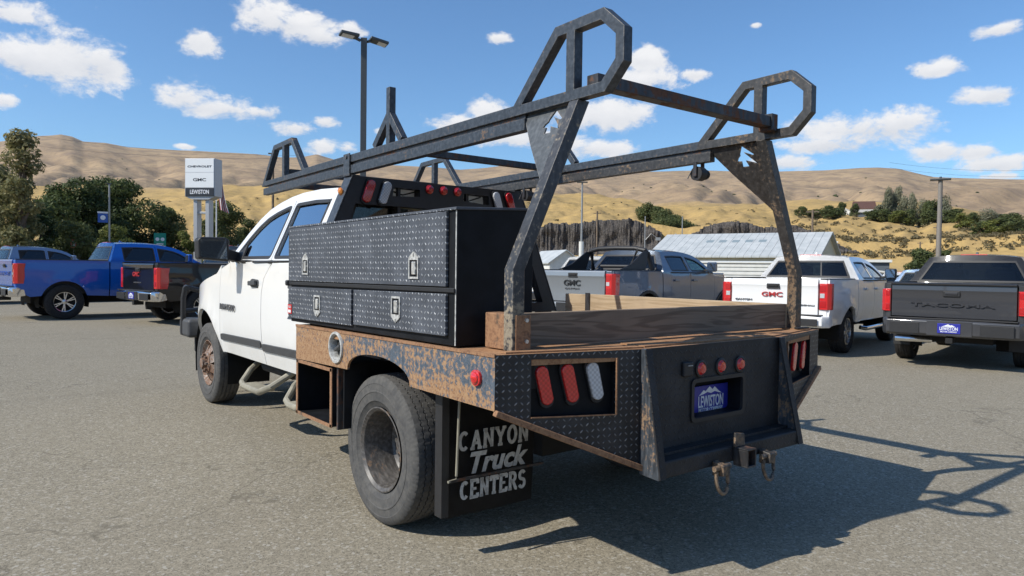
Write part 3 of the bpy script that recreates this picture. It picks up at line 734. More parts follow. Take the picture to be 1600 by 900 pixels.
for k, (px, top, wpx, dep) in enumerate([(1008,321,26,245),(1024,324,30,243),(1040,331,32,240),(1055,340,34,236),(1066,350,34,232),(1040,350,38,230)]):
    tree_at('thicket_bush', ['topmost bush, at the upper left end of the gully thicket', 'second bush from the top of the gully thicket', 'third bush down in the gully thicket above the roof', 'fourth bush down in the gully thicket above the roof', 'lowest right bush of the gully thicket by the roof ridge', 'bush in the left foot of the gully thicket beside the rock'][k], 'bush', px, top, wpx+8, dep, L_mid, 1500, .38, 50+k, 'bush', -.1, 'bushes in the gully thicket')
# scrub on the slopes: nobody could count it
rs = np.random.RandomState(5); blobs = []
for k in range(420):
    px = rs.uniform(1240, 1620); r = rs.choice([rs.uniform(205, 250), rs.uniform(250, 420)]); a = azel(px, 390)[0]; x, y = CX0+r*math.sin(a), CY0+r*math.cos(a)
    s = rs.uniform(.5, 1.5); blobs.append((x, y, gz(x, y)+s*.2, s, s, s*.6))
for k in range(240):
    px = rs.uniform(-20, 1240); r = rs.uniform(226, 420); a = azel(px, 350)[0]; x, y = CX0+r*math.sin(a), CY0+r*math.cos(a)
    s = rs.uniform(.3, .9); blobs.append((x, y, gz(x, y)+s*.2, s, s, s*.5))
tag(link('scrub', leaf_mesh('scrub', blobs, 14000, .34, L_sage, 77)), 'dry grey-brown scrub dotted over the slopes above the lot', 'scrub', kind='stuff')
blobs = []
for k in range(70):
    a = rs.uniform(.0, 1.4); r = rs.uniform(1000, 3000); az_ = azel(rs.choice([rs.uniform(60,300), rs.uniform(900,1250), rs.uniform(1250,1600)]), 300)[0]
    x, y = CX0+r*math.sin(az_), CY0+r*math.cos(az_); s = rs.uniform(1.5, 4); blobs.append((x, y, gz(x, y)+1, s, s, s*.5))
tag(link('hill_shrubs', leaf_mesh('hill_shrubs', blobs, 2200, 1.6, L_oak, 78)), 'dark shrubs dotted over the far dry hills', 'shrubs', kind='stuff')

# ---------------------------------------------------------------- buildings beyond the lot
def basis(px, py, dep, rot=0):
    p = at(px, py, dep); a = math.atan2(p.x-CX0, p.y-CY0); return p, -a+R_(rot)
def basisf(px, py, r, rot=0):
    p = far(px, py, r); a = math.atan2(p.x-CX0, p.y-CY0); return p, -a+R_(rot)
p, rz = basis(1138, 420, 84, -17)
zb = gz(p.x, p.y)
t_ = thing('warehouse', 'long low warehouse with a pale ribbed metal roof and cream wall', 'building', (p.x, p.y, zb), rz)
ez, rzz = 3.35-zb, 6.0-zb; Lh = 9.7
b = MB(); b.prism([(-Lh,0,0),(-Lh,0,ez),(-Lh,6.5,rzz),(-Lh,13,ez),(-Lh,13,0)], (2*Lh,0,0)); b.build('wall', M_wallcream, t_, smooth=False)
b = MB(); b.prism([(-Lh-.5,-.5,ez-.30),(-Lh-.5,-.5,ez-.08),(-Lh+1.6,6.5,rzz+.2),(-Lh+1.6,6.5,rzz)], (0,0,0.001)); b.b.free()
b = MB()
for k in range(22):
    x0, x1 = -Lh-.5+k*(2*Lh+1)/22, -Lh-.5+(k+1)*(2*Lh+1)/22
    b2 = MB()
    b2.prism([(x0+.02,-.5,ez-.30),(x0+.02,-.5,ez-.10),(x0+.02,6.5,rzz+.22),(x0+.02,6.5,rzz+.04)], (x1-x0-.04,0,0)); b2.prism([(x0+.02,13.5,ez-.30),(x0+.02,13.5,ez-.10),(x0+.02,6.52,rzz+.22),(x0+.02,6.52,rzz+.04)], (x1-x0-.04,0,0))
    b2.build('roof_panel', M_roofmetal, t_, smooth=False)
b = MB()
for k in range(5): x0 = -4+k*1.6; b.prism([(x0,3.6,ez+(rzz-ez)*3.6/6.5+.13),(x0+.9,3.6,ez+(rzz-ez)*3.6/6.5+.13),(x0+.9,4.3,ez+(rzz-ez)*4.3/6.5+.15),(x0,4.3,ez+(rzz-ez)*4.3/6.5+.15)], (0,0,.05))
b.build('skylight', simple('skylight_panel', (.22,.27,.29), .4), t_, smooth=False)
# low white shed in front of it
p, rz = basis(1150, 445, 66, -8); zb2 = gz(p.x, p.y)
t_ = thing('shed', 'low white corrugated shed in front of the pale metal roof', 'building', (p.x, p.y, zb2), rz)
b = MB(); b.box(-7.5, 7.5, 0, 7, 0, 2.2-zb2); b.build('wall', M_wallwhite, t_, smooth=False)
for k in range(15):
    b = MB(); z0 = .10+k*.36; b.box(-7.5, 7.5, -.09, -.005, z0, z0+.27); b.build('siding_board', M_wallwhite, t_, bevel=.02)
b = MB(); b.prism([(-7.9,-.2,2.2-zb2),(-7.9,-.2,2.3-zb2),(-7.9,7.5,2.5-zb2),(-7.9,7.5,2.4-zb2)], (15.8,0,0)); b.build('roof', M_wallwhite, t_, smooth=False)
# gabled metal building on the left of it
p, rz = basis(884, 400, 92, 22); zb3 = gz(p.x, p.y)
t_ = thing('barn', 'small gabled white metal building below the basalt cliff', 'building', (p.x, p.y, zb3), rz)
h1, h2 = 2.3-zb3, 3.8-zb3
b = MB(); b.prism([(-2.2,0,0),(-2.2,0,h1),(0,0,h2),(2.2,0,h1),(2.2,0,0)], (0,9,0)); b.build('wall', M_wallwhite, t_, smooth=False)
for s in (-1, 1):
    b = MB(); b.prism([(0,-.3,h2+.02),(s*2.5,-.3,h1-.18),(s*2.5,-.3,h1-.06),(0,-.3,h2+.16)], (0,9.6,0)); b.build('roof', M_roofmetal, t_, smooth=False)
b = MB(); b.box(-1.2, 1.2, -.06, -.01, 0, 2.6); b.build('door', M_wallblue, t_, smooth=False)
p, rz = basis(1345, 416, 96, 0); zb4 = gz(p.x, p.y)
t_ = thing('flat_building', 'flat-roofed dark blue-grey building behind the white pickup', 'building', (p.x, p.y, zb4), rz)
b = MB(); b.box(-3.9, 3.4, 0, 8, 0, 2.9-zb4); b.build('wall', M_wallblue, t_, smooth=False)
b = MB(); b.box(-4.2, 3.7, -.4, 8.4, 2.9-zb4, 3.25-zb4); b.build('roof', M_wallwhite, t_, smooth=False)
for k in range(3):
    f = MB().box(-3+k*2.2, -1.8+k*2.2, -.07, -.01, 1.0, 2.2).build('window', M_wallwhite, t_, smooth=False); MB().box(-2.9+k*2.2, -1.9+k*2.2, -.09, -.075, 1.1, 2.1).build('pane', M_glassdark, f, smooth=False)
p, rz = basis(1392, 430, 72, 8); zb5 = gz(p.x, p.y)
t_ = thing('carport', 'open carport with a sloping white roof behind the white pickup', 'carport', (p.x, p.y, zb5), rz)
b = MB(); b.prism([(-2.6,-2,1.72-zb5),(2.6,-2,1.02-zb5),(2.6,-2,1.16-zb5),(-2.6,-2,1.90-zb5)], (0,5,0)); b.build('roof', M_wallwhite, t_, smooth=False)
for sx_ in (-2.3, 2.3):
    for y_ in (-1.8, 2.6): MB().box(sx_-.06, sx_+.06, y_-.06, y_+.06, 0, (1.66 if sx_ < 0 else 1.04)-zb5).build('post', M_pole, t_, smooth=False)
# houses on the bench
p, rz = basisf(1352, 340, 430, 12); z0 = gz(p.x, p.y)
t_ = thing('house', 'brown gabled house among trees on the dry bench', 'house', (p.x, p.y, z0), rz)
MB().box(-5, 5, 0, 8, 0, 5).build('wall', M_wallcream, t_, smooth=False)
b = MB(); b.prism([(-5.6,-.6,4.8),(-5.6,4,9.2),(-5.6,8.6,4.8)], (11.2,0,0)); b.build('roof', M_roofbrown, t_, smooth=False)
for k in (-3, 0, 3):
    f = MB().box(k-.6, k+.6, -.08, -.01, 2.6, 4).build('window', M_wallwhite, t_, smooth=False); MB().box(k-.5, k+.5, -.12, -.09, 2.7, 3.9).build('pane', M_glassdark, f, smooth=False)
p, rz = basisf(1344, 346, 392, 5); z0 = gz(p.x, p.y)
t_ = thing('house', 'low grey house with a wide roof below the brown one', 'house', (p.x, p.y, z0), rz)
MB().box(-5.2, 5.2, 0, 6, 0, 2.4).build('wall', M_wallblue, t_, smooth=False); b = MB(); b.prism([(-6,-.8,2.3),(-6,3,4.0),(-6,6.8,2.3)], (12,0,0)); b.build('roof', M_concrete, t_, smooth=False)
p, rz = basisf(1319, 349, 388, -10); z0 = gz(p.x, p.y)
t_ = thing('hut', 'small white gabled hut left of the low grey house', 'hut', (p.x, p.y, z0), rz)
b = MB(); b.prism([(-3,0,0),(-3,0,1.6),(0,0,3.3),(3,0,1.6),(3,0,0)], (0,4,0)); b.build('wall', M_wallwhite, t_, smooth=False)
b = MB(); b.prism([(-3.4,-.3,1.5),(0,-.3,3.5),(3.4,-.3,1.5),(0,-.3,3.35)], (0,4.6,0)); b.build('roof', M_wallwhite, t_, smooth=False)

# ---------------------------------------------------------------- poles, signs, wires
def pole_at(name, label, cat, px, top, dep, r, mt, z0=None, group=None, n=8, taper=.8):
    p = at(px, 410, dep); zz = gz(p.x, p.y) if z0 is None else z0; h = at(px, top, dep).z - zz
    rz = -math.atan2(p.x-CX0, p.y-CY0)
    t_ = thing(name, label, cat, (p.x, p.y, zz), rz, group); MB().cyl((0,0,0), (0,0,h), r, r*taper, n).build('pole', mt, t_)
    return t_, h
# twin-head light pole just beyond the truck
p = at(567, 300, 15.5); rz = -math.atan2(p.x-CX0, p.y-CY0); h = at(571, 62, 15.5).z
t_ = thing('light_pole', 'square bronze light pole with two flat heads behind the truck cab', 'light pole', (p.x, p.y, 0), rz)
MB().box(-.065, .065, -.065, .065, .5, h).build('pole', M_poledark, t_, bevel=.01)
MB().cyl((0,0,0), (0,0,.55), .28, n=20).build('base', M_concrete, t_, bevel=.02)
for s, dx, dy in ((-1, -.36, -.12), (1, .36, .12)):
    hd = MB().bar((s*.07, s*.02, h-.06), (s*.16, s*.05, h-.03), .06, .05).build('arm', M_poledark, t_, bevel=.005)
    b = MB(); b.bar((s*.12, s*.04, h-.02+.03), (s*.50, s*.13, h-.02+(.06 if s < 0 else -.04)), .30, .06); o = b.build('lamp_head', M_poledark, t_, bevel=.015)
    MB().bar((s*.22, s*.065, h-.055+.03), (s*.46, s*.12, h-.055+(.06 if s < 0 else -.04)), .22, .012).build('lens', M_whitepart, o)
# grey light pole at right
t_, h = pole_at('light_pole', 'tall grey light pole with a flat head behind the charcoal pickup', 'light pole', 1466, 282, 33, .115, simple('weathered_pole', (.21,.19,.165), .7), n=12)
hd = MB().box(-.42, .42, -.2, .2, h, h+.07).build('lamp_head', M_poledark, t_, bevel=.02); MB().cyl((0,0,h+.07), (0,0,h+.16), .05, n=8).build('sensor', M_poledark, hd)
MB().cyl((0,0,1.9), (0,0,2.3), .13, n=12).build('band', M_pole, t_); 
t_, h = pole_at('light_pole', 'thin straight grey pole seen through the rack beside the post', 'light pole', 908, 286, 40, .065, M_pole, taper=.75)
MB().box(-.3, .3, -.1, .1, h, h+.06).build('lamp_head', M_poledark, t_, bevel=.01); MB().cyl((0,0,0), (0,0,3.2), .14, n=10).build('base', M_wallwhite, t_)
t_, h = pole_at('utility_pole', 'thin wooden utility pole left of the silver pickup roof', 'utility pole', 932, 330, 95, .14, M_polewood); MB().bar((-.5,0,h-.3), (.5,0,h-.3), .1, .1).build('crossarm', M_polewood, t_)
t_, h = pole_at('utility_pole', 'wooden utility pole with a crossarm right of the warehouse gable', 'utility pole', 1268, 328, 90, .15, M_polewood); MB().bar((-.75,0,h-.25), (.75,0,h-.25), .1, .12).build('crossarm', M_polewood, t_)
t_, h = pole_at('utility_pole', 'slim brown pole standing behind the front tip of the rack', 'utility pole', 426, 236, 46, .09, M_polewood); MB().bar((-.3,0,h-.2), (.3,0,h-.2), .08, .08).build('crossarm', M_polewood, t_)
t_, h = pole_at('utility_pole', 'short wooden pole in front of the dark tree by the fence', 'utility pole', 1437, 378, 110, .13, M_polewood); MB().bar((-.4,0,h-.2), (.4,0,h-.2), .1, .1).build('crossarm', M_polewood, t_)
t_, h = pole_at('utility_pole', 'brown pole touching the left side of the grey light pole', 'utility pole', 1463, 352, 60, .085, M_polewood); MB().bar((-.3,0,h-.2), (.3,0,h-.2), .08, .08).build('crossarm', M_polewood, t_)
for px, top, lab in ((1007, 338, 'street lamp with a curved arm left of the metal roof'), (1065, 338, 'street lamp with a curved arm above the metal roof')):
    t_, h = pole_at('street_lamp', lab, 'street lamp', px, top, 105, .09, M_pole)
    s = 1 if px < 1030 else -1
    MB().tube([(0,0,h*.72), (s*.9,0,h*.80), (s*1.9,0,h*.74)], .05, 6).build('arm', M_pole, t_); MB().box(s*1.9-.35, s*1.9+.35, -.12, .12, h*.72, h*.755).build('lamp_head', M_pole, t_, bevel=.02)
t_, h = pole_at('street_lamp', 'short hooked lamp above the dark blue-grey flat building', 'street lamp', 1293, 382, 88, .07, M_pole)
MB().tube([(0,0,h-.05), (.15,0,h+.35), (.55,0,h+.45), (.9,0,h+.35)], .06, 6).build('arm', M_whitepart, t_); MB().box(.75, 1.15, -.12, .12, h+.22, h+.36).build('lamp_head', M_whitepart, t_, bevel=.02)
t_, h = pole_at('light_pole', 'thin grey pole carrying a small blue banner before the oaks', 'light pole', 171, 288, 40, .055, M_pole, z0=0)
bn = MB().box(-.56, -.07, -.012, .012, h-2.15, h-1.65).build('banner', M_signblue, t_, smooth=False); MB().box(-.58, -.06, -.02, .02, h-1.64, h-1.55).build('hem', M_platewhite, bn, smooth=False)
MB().lathe([(-.02,.10),(-.016,.13),(.016,.13),(.02,.10)], 'y', (-.31, -.02, h-1.88), 16, True).build('emblem', M_platewhite, bn)
MB().box(-.12, .12, -.06, .06, h, h+.05).build('lamp_head', M_poledark, t_)
# small road signs
t_, h = pole_at('road_sign', 'back of a diamond road sign on a thin post at far left', 'road sign', 23, 370, 38, .03, M_pole, z0=0)
MB().prism([(0,-.03,h+.32),(.26,-.03,h+.02),(0,-.03,h-.30),(-.26,-.03,h+.02)], (0,.012,0)).build('sign_plate', M_pole, t_, smooth=False)
t_, h = pole_at('road_sign', 'small orange and white sign on a post behind the pickups', 'road sign', 115, 384, 42, .03, M_pole, z0=0)
s_ = MB().box(-.15, .15, -.03, -.015, h-.12, h+.36).build('sign_plate', M_signorange, t_, smooth=False); MB().box(-.09, .09, -.036, -.031, h-.02, h+.25).build('symbol', M_platewhite, s_, smooth=False)
t_, h = pole_at('highway_sign', 'green highway sign with two white route markers above the black pickup', 'road sign', 250, 388, 46, .04, M_pole, z0=0)
s_ = MB().box(-.35, .35, -.05, -.03, h-.15, h+.98).build('sign_plate', M_signgreen, t_, smooth=False)
for dx in (-.15, .15): MB().lathe([(-.008,.0),(-.008,.115),(0,.115)], 'y', (dx, -.052, h+.58), 14).build('route_marker', M_platewhite, s_)
text('lettering', 'Steptoe Ave', .13, M_platewhite, s_, frame((0,-.056,h+.27), (1,0,0), (0,0,1)), .002, .02, width=.50) if False else None
for dz, wd in ((.28, .40), (.13, .26)): MB().box(-wd/2, wd/2, -.055, -.051, h+dz-.035, h+dz+.035).build('lettering', M_platewhite, s_, smooth=False)
# dealership pylon
p = at(312, 400, 52); rz = -math.atan2(p.x-CX0, p.y-CY0)-R_(30)
t_ = thing('pylon_sign', 'tall white dealership sign with black lettering on two grey columns', 'sign', (p.x, p.y, 0), rz)
zt = at(312, 249, 52).z; zm = at(312, 293.5, 52).z; zl = at(312, 306.5, 52).z; zf = at(312, 310, 52).z; hw = 1.09
b = MB(); b.box(-hw-.06, hw+.06, -.0, 1.05, zl-.03, zt+.05); b.build('cabinet', M_signgrey, t_, bevel=.03)
fc = MB().box(-hw, hw, -.04, -.002, zm, zt).build('sign_face', M_signwhite, t_, bevel=.01)
MB().box(-hw, hw, -.046, -.041, zm+(zt-zm)*.53, zm+(zt-zm)*.54).build('seam', M_signgrey, fc, smooth=False)
text('lettering', 'CHEVROLET', .3, M_lettersign, fc, frame((0,-.045,zm+(zt-zm)*.735), (1,0,0), (0,0,1)), .004, .03, width=1.86, yscale=.62)
text('lettering', 'GMC', .42, M_lettersign, fc, frame((0,-.045,zm+(zt-zm)*.27), (1,0,0), (0,0,1)), .004, .02, width=1.0, yscale=.72)
bl_ = MB().box(-hw, hw, -.04, -.002, zl, zm-.03).build('name_panel', M_signblack, t_, bevel=.01)
text('lettering', 'LEWISTON', .42, M_platewhite, bl_, frame((0,-.045,(zl+zm)/2-.02), (1,0,0), (0,0,1)), .004, .02, width=1.45)
MB().prism([(-hw-.06,.05,zl-.03),(hw+.06,.05,zl-.03),(.62,.05,zf-.08),(-.62,.05,zf-.08)], (0,.9,0)).build('flare', M_signgrey, t_, smooth=False)
for s in (-1, 1): MB().box(s*.46-.15, s*.46+.15, .2, .8, 0, zf-.02).build('column', M_signgrey, t_, bevel=.03)
zc = at(312, 332, 52).z; MB().box(-.33, .33, .3, .7, zc-.08, zc+.08).build('crossbar', M_signgrey, t_, bevel=.02)
# flagpole with a hanging flag
t_, h = pole_at('flagpole', 'white flagpole with a limp striped flag right of the white sign', 'flagpole', 338, 250, 58, .06, M_platewhite, z0=0, taper=.6)
b = MB(); zt_ = at(338, 262, 58).z; zb_ = at(338, 333, 58).z
def fl(u, v): return (.08+.35*u*(1-.25*v)+.45*v*v*(.4+u), .10*math.sin(u*9+v*3)*(.4+v), zt_+(zb_-zt_)*(v*.92+.08*u))
FLS = bpy.data.materials.new('flag_stripes'); FLS.use_nodes = True; ft = NT(FLS.node_tree); fb = ft.n.get('Principled BSDF'); uvn = ft.new('ShaderNodeAttribute', attribute_name='stripe').outputs['Fac']
ft.put(fb.inputs['Base Color'], ft.mix(ft.math('GREATER_THAN', ft.math('FRACT', ft.math('MULTIPLY', uvn, 4.0)), .5), (.45,.04,.05), (.72,.70,.68))); fb.inputs['Roughness'].default_value = .8
b.grid(fl, 16, 24); lay = b.b.verts.layers.float.new('stripe')
b.b.verts.ensure_lookup_table()
for i, v in enumerate(b.b.verts): v[lay] = (i//25)/16
o = b.build('flag', FLS, t_); 
b = MB(); b.grid(lambda u, v: tuple(Vector(fl(u*.5, v*.32))+Vector((0,-.012,0))), 6, 8); b.build('flag_canton', M_flagblue, o)
# power lines
for k, (pa, pb, za, zbb, lab) in enumerate([((18,206),(470,243),150,150,'upper thin power line crossing the hills at left'), ((10,222),(470,247),150,150,'lower thin power line crossing the hills at left'), ((1390,254),(1680,262),160,160,'upper thin power line over the hills at right'), ((1390,262),(1680,272),160,160,'lower thin power line over the hills at right')]):
    A, B = at(*pa, za), at(*pb, zbb); pts = [A.lerp(B, i/12)-Vector((0,0,1.2*(1-(2*i/12-1)**2))) for i in range(13)]
    tag(MB().tube(pts, .02, 4).build('power_line', M_wire, None), lab, 'power line')
# roadside barrier at right
p0, p1 = at(1388, 401, 118), at(1640, 379, 150); n_ = 16
p0.z, p1.z = gz(p0.x, p0.y), gz(p1.x, p1.y)
t_ = thing('guard_rail', 'low roadside guard rail on posts beyond the charcoal pickup', 'guard rail', tuple(p0)); prev = None
for k in range(n_+1):
    q = p0.lerp(p1, k/n_); zq = gz(q.x, q.y); l = q-p0; l.z = zq-p0.z
    MB().box(l.x-.09, l.x+.09, l.y-.09, l.y+.09, l.z-.2, l.z+.8).build('post', M_polewood, t_, smooth=False)
    if prev is not None: MB().bar(prev+Vector((0,0,.62)), l+Vector((0,0,.62)), .08, .32).build('rail', M_pole, t_, smooth=False)
    prev = l.copy()
# ---------------------------------------------------------------- wheels
def tyre_mesh(name, Rr, w, rim, mt, N=160, tread=True, ribs=5):
    prof = []   # (x, r, kind)
    hw = w/2; tw = hw*.80
    prof += [(-hw*.62, rim*.985, 's'), (-hw*.80, rim*1.03, 's'), (-hw*.93, rim+(Rr-rim)*.20, 's'), (-hw*.965, rim+(Rr-rim)*.22, 's'), (-hw*.975, rim+(Rr-rim)*.30, 's'), (-hw, rim+(Rr-rim)*.46, 's'), (-hw*1.022, rim+(Rr-rim)*.475, 's'), (-hw*1.022, rim+(Rr-rim)*.51, 's'), (-hw*.998, rim+(Rr-rim)*.525, 's'), (-hw*.985, rim+(Rr-rim)*.62, 's'), (-hw*.972, rim+(Rr-rim)*.72, 's'), (-hw*.985, rim+(Rr-rim)*.735, 's'), (-hw*.95, Rr-.030, 'l'), (-tw*1.08, Rr-.012, 'l')]
    g = .008
    for k in range(ribs):
        a, b_ = -tw + 2*tw*k/ribs, -tw + 2*tw*(k+1)/ribs
        crown = lambda x: Rr - .006*(x/tw)**2
        x0, x1 = a+(g*.5 if k else 0), b_-(g*.5 if k < ribs-1 else 0)
        prof += [(x0, crown(x0), k), (x1, crown(x1), k)]
        if k < ribs-1: prof += [(x1+.0015, Rr-.011, 'g'), (x1+g-.0015, Rr-.011, 'g')]
    prof += [(tw*1.08, Rr-.012, 'l'), (hw*.95, Rr-.030, 'l'), (hw*.985, rim+(Rr-rim)*.735, 's'), (hw*.972, rim+(Rr-rim)*.72, 's'), (hw*.985, rim+(Rr-rim)*.62, 's'), (hw*.998, rim+(Rr-rim)*.525, 's'), (hw*1.022, rim+(Rr-rim)*.51, 's'), (hw*1.022, rim+(Rr-rim)*.475, 's'), (hw, rim+(Rr-rim)*.46, 's'), (hw*.975, rim+(Rr-rim)*.30, 's'), (hw*.965, rim+(Rr-rim)*.22, 's'), (hw*.93, rim+(Rr-rim)*.20, 's'), (hw*.80, rim*1.03, 's'), (hw*.62, rim*.985, 's')]
    P = len(prof); co = []
    for i in range(N):
        for (x, r, k) in prof:
            dx = 0; rr = r; ang = 2*PI*i/N
            if tread and k not in ('s',):
                if isinstance(k, int):
                    if (i+2*k) % 6 == 0: rr -= .0022
                    dx = .0035*(1 if (i//2) % 2 else -1) if 0 < abs(x) < tw*.97 else 0
                elif k == 'g': dx = .0035*(1 if (i//2) % 2 else -1)
                elif k == 'l' and i % 3 == 0: rr -= .004
            co.append((x+dx, rr*math.cos(ang), rr*math.sin(ang)))
    q = [(i*P+j, i*P+j+1, ((i+1) % N)*P+j+1, ((i+1) % N)*P+j) for i in range(N) for j in range(P-1)]
    me = npmesh(name, np.array(co), np.array(q)[:, ::-1]); me.shade_smooth(); me.set_sharp_from_angle(angle=R_(32)); me.materials.append(mt); return me
def rim_alloy(rim, w, spokes, mt, twin=True):
    b = MB(); hw = w*.42
    b.lathe([(-hw, rim*.93), (-hw, rim), (hw*.9, rim), (hw, rim*.985), (hw*.96, rim*.93), (hw*.4, rim*.90), (-hw, rim*.88)], 'x', n=40)
    for k in range(spokes):
        for d in ((-.13, .13) if twin else (0,)):
            a = 2*PI*k/spokes+d; a2 = 2*PI*k/spokes+d*.45
            b.bar((hw*.72, rim*.18*math.cos(a2), rim*.18*math.sin(a2)), (hw*.80, rim*.95*math.cos(a), rim*.95*math.sin(a)), rim*(.10 if twin else .2), .022, up=(1,0,0))
    b.lathe([(hw*.5, rim*.26), (hw*.82, rim*.24), (hw*.90, rim*.15), (hw*.90, .001)], 'x', n=20)
    return b
WHEELS = {}
def wheel(parent, x, y, Rr, w, rim, mt, spokes=6, side=1, tyre=M_tyrenew, twin=True, key=None, N=90):
    key = key or (round(Rr,3), round(w,3), mt.name, spokes, tyre.name)
    if key not in WHEELS:
        tm = tyre_mesh('tyre', Rr, w, rim, tyre, N=N, tread=N > 100)
        ro = rim_alloy(rim, w, spokes, mt, twin).build('rim', mt, None); rm = ro.data; bpy.data.objects.remove(ro)
        bo = MB().lathe([(-w*.2, .02), (-w*.2, rim*.95)], 'x', n=24).build('brake', M_dark, None); bm_ = bo.data; bpy.data.objects.remove(bo)
        WHEELS[key] = (tm, rm, bm_)
    tm, rm, bm_ = WHEELS[key]
    t = link('wheel', tm, parent); t.location = (x, y, Rr); t.rotation_euler = (rng.uniform(0, 6), 0, 0 if side > 0 else PI)
    link('rim', rm, t); link('brake_disc', bm_, t); return t

# ---------------------------------------------------------------- body panels
def panel(name, poly, sxf, side, mt, parent, off=0.0, th=.018, holes=(), step=.11, angle=30):
    """sheet-metal panel: outline in (y, z), laid on the body side surface x = sxf(y, z)"""
    b = MB(); b.holed(poly, holes, lambda u, v: (0, u, v))
    ys = [p[0] for p in poly]; zs = [p[1] for p in poly]
    for ax, lo, hi in ((1, min(ys), max(ys)), (2, min(zs), max(zs))):
        q = math.ceil(lo/step)*step
        while q < hi:
            no = (0,1,0) if ax == 1 else (0,0,1); coo = (0,q,0) if ax == 1 else (0,0,q)
            bmesh.ops.bisect_plane(b.b, geom=b.b.verts[:]+b.b.edges[:]+b.b.faces[:], plane_co=coo, plane_no=no); q += step
    for v in b.b.verts: v.co.x = side*(sxf(v.co.y, v.co.z)+off)
    b.b.normal_update()
    for f in b.b.faces:
        if f.normal.x*side < 0: f.normal_flip()
    if th: b.thick(th)
    return b.build(name, mt, parent, recalc=bool(th), angle=angle)
def patch(name, f, nu, nv, mt, parent, th=.015, angle=40):
    b = MB(); b.grid(f, nu, nv)
    if th: b.thick(th)
    return b.build(name, mt, parent, angle=angle)
def arc(cy, cz, r, a0, a1, n=12):
    return [(cy+r*math.cos(R_(a0+(a1-a0)*i/n)), cz+r*math.sin(R_(a0+(a1-a0)*i/n))) for i in range(n+1)]
GH = [(0,.955),(.06,.975),(.21,1.0),(.38,.995),(.49,.963),(.60,.90),(.69,.818),(.77,.68),(.842,.488),(.93,.185),(1.0,0)]

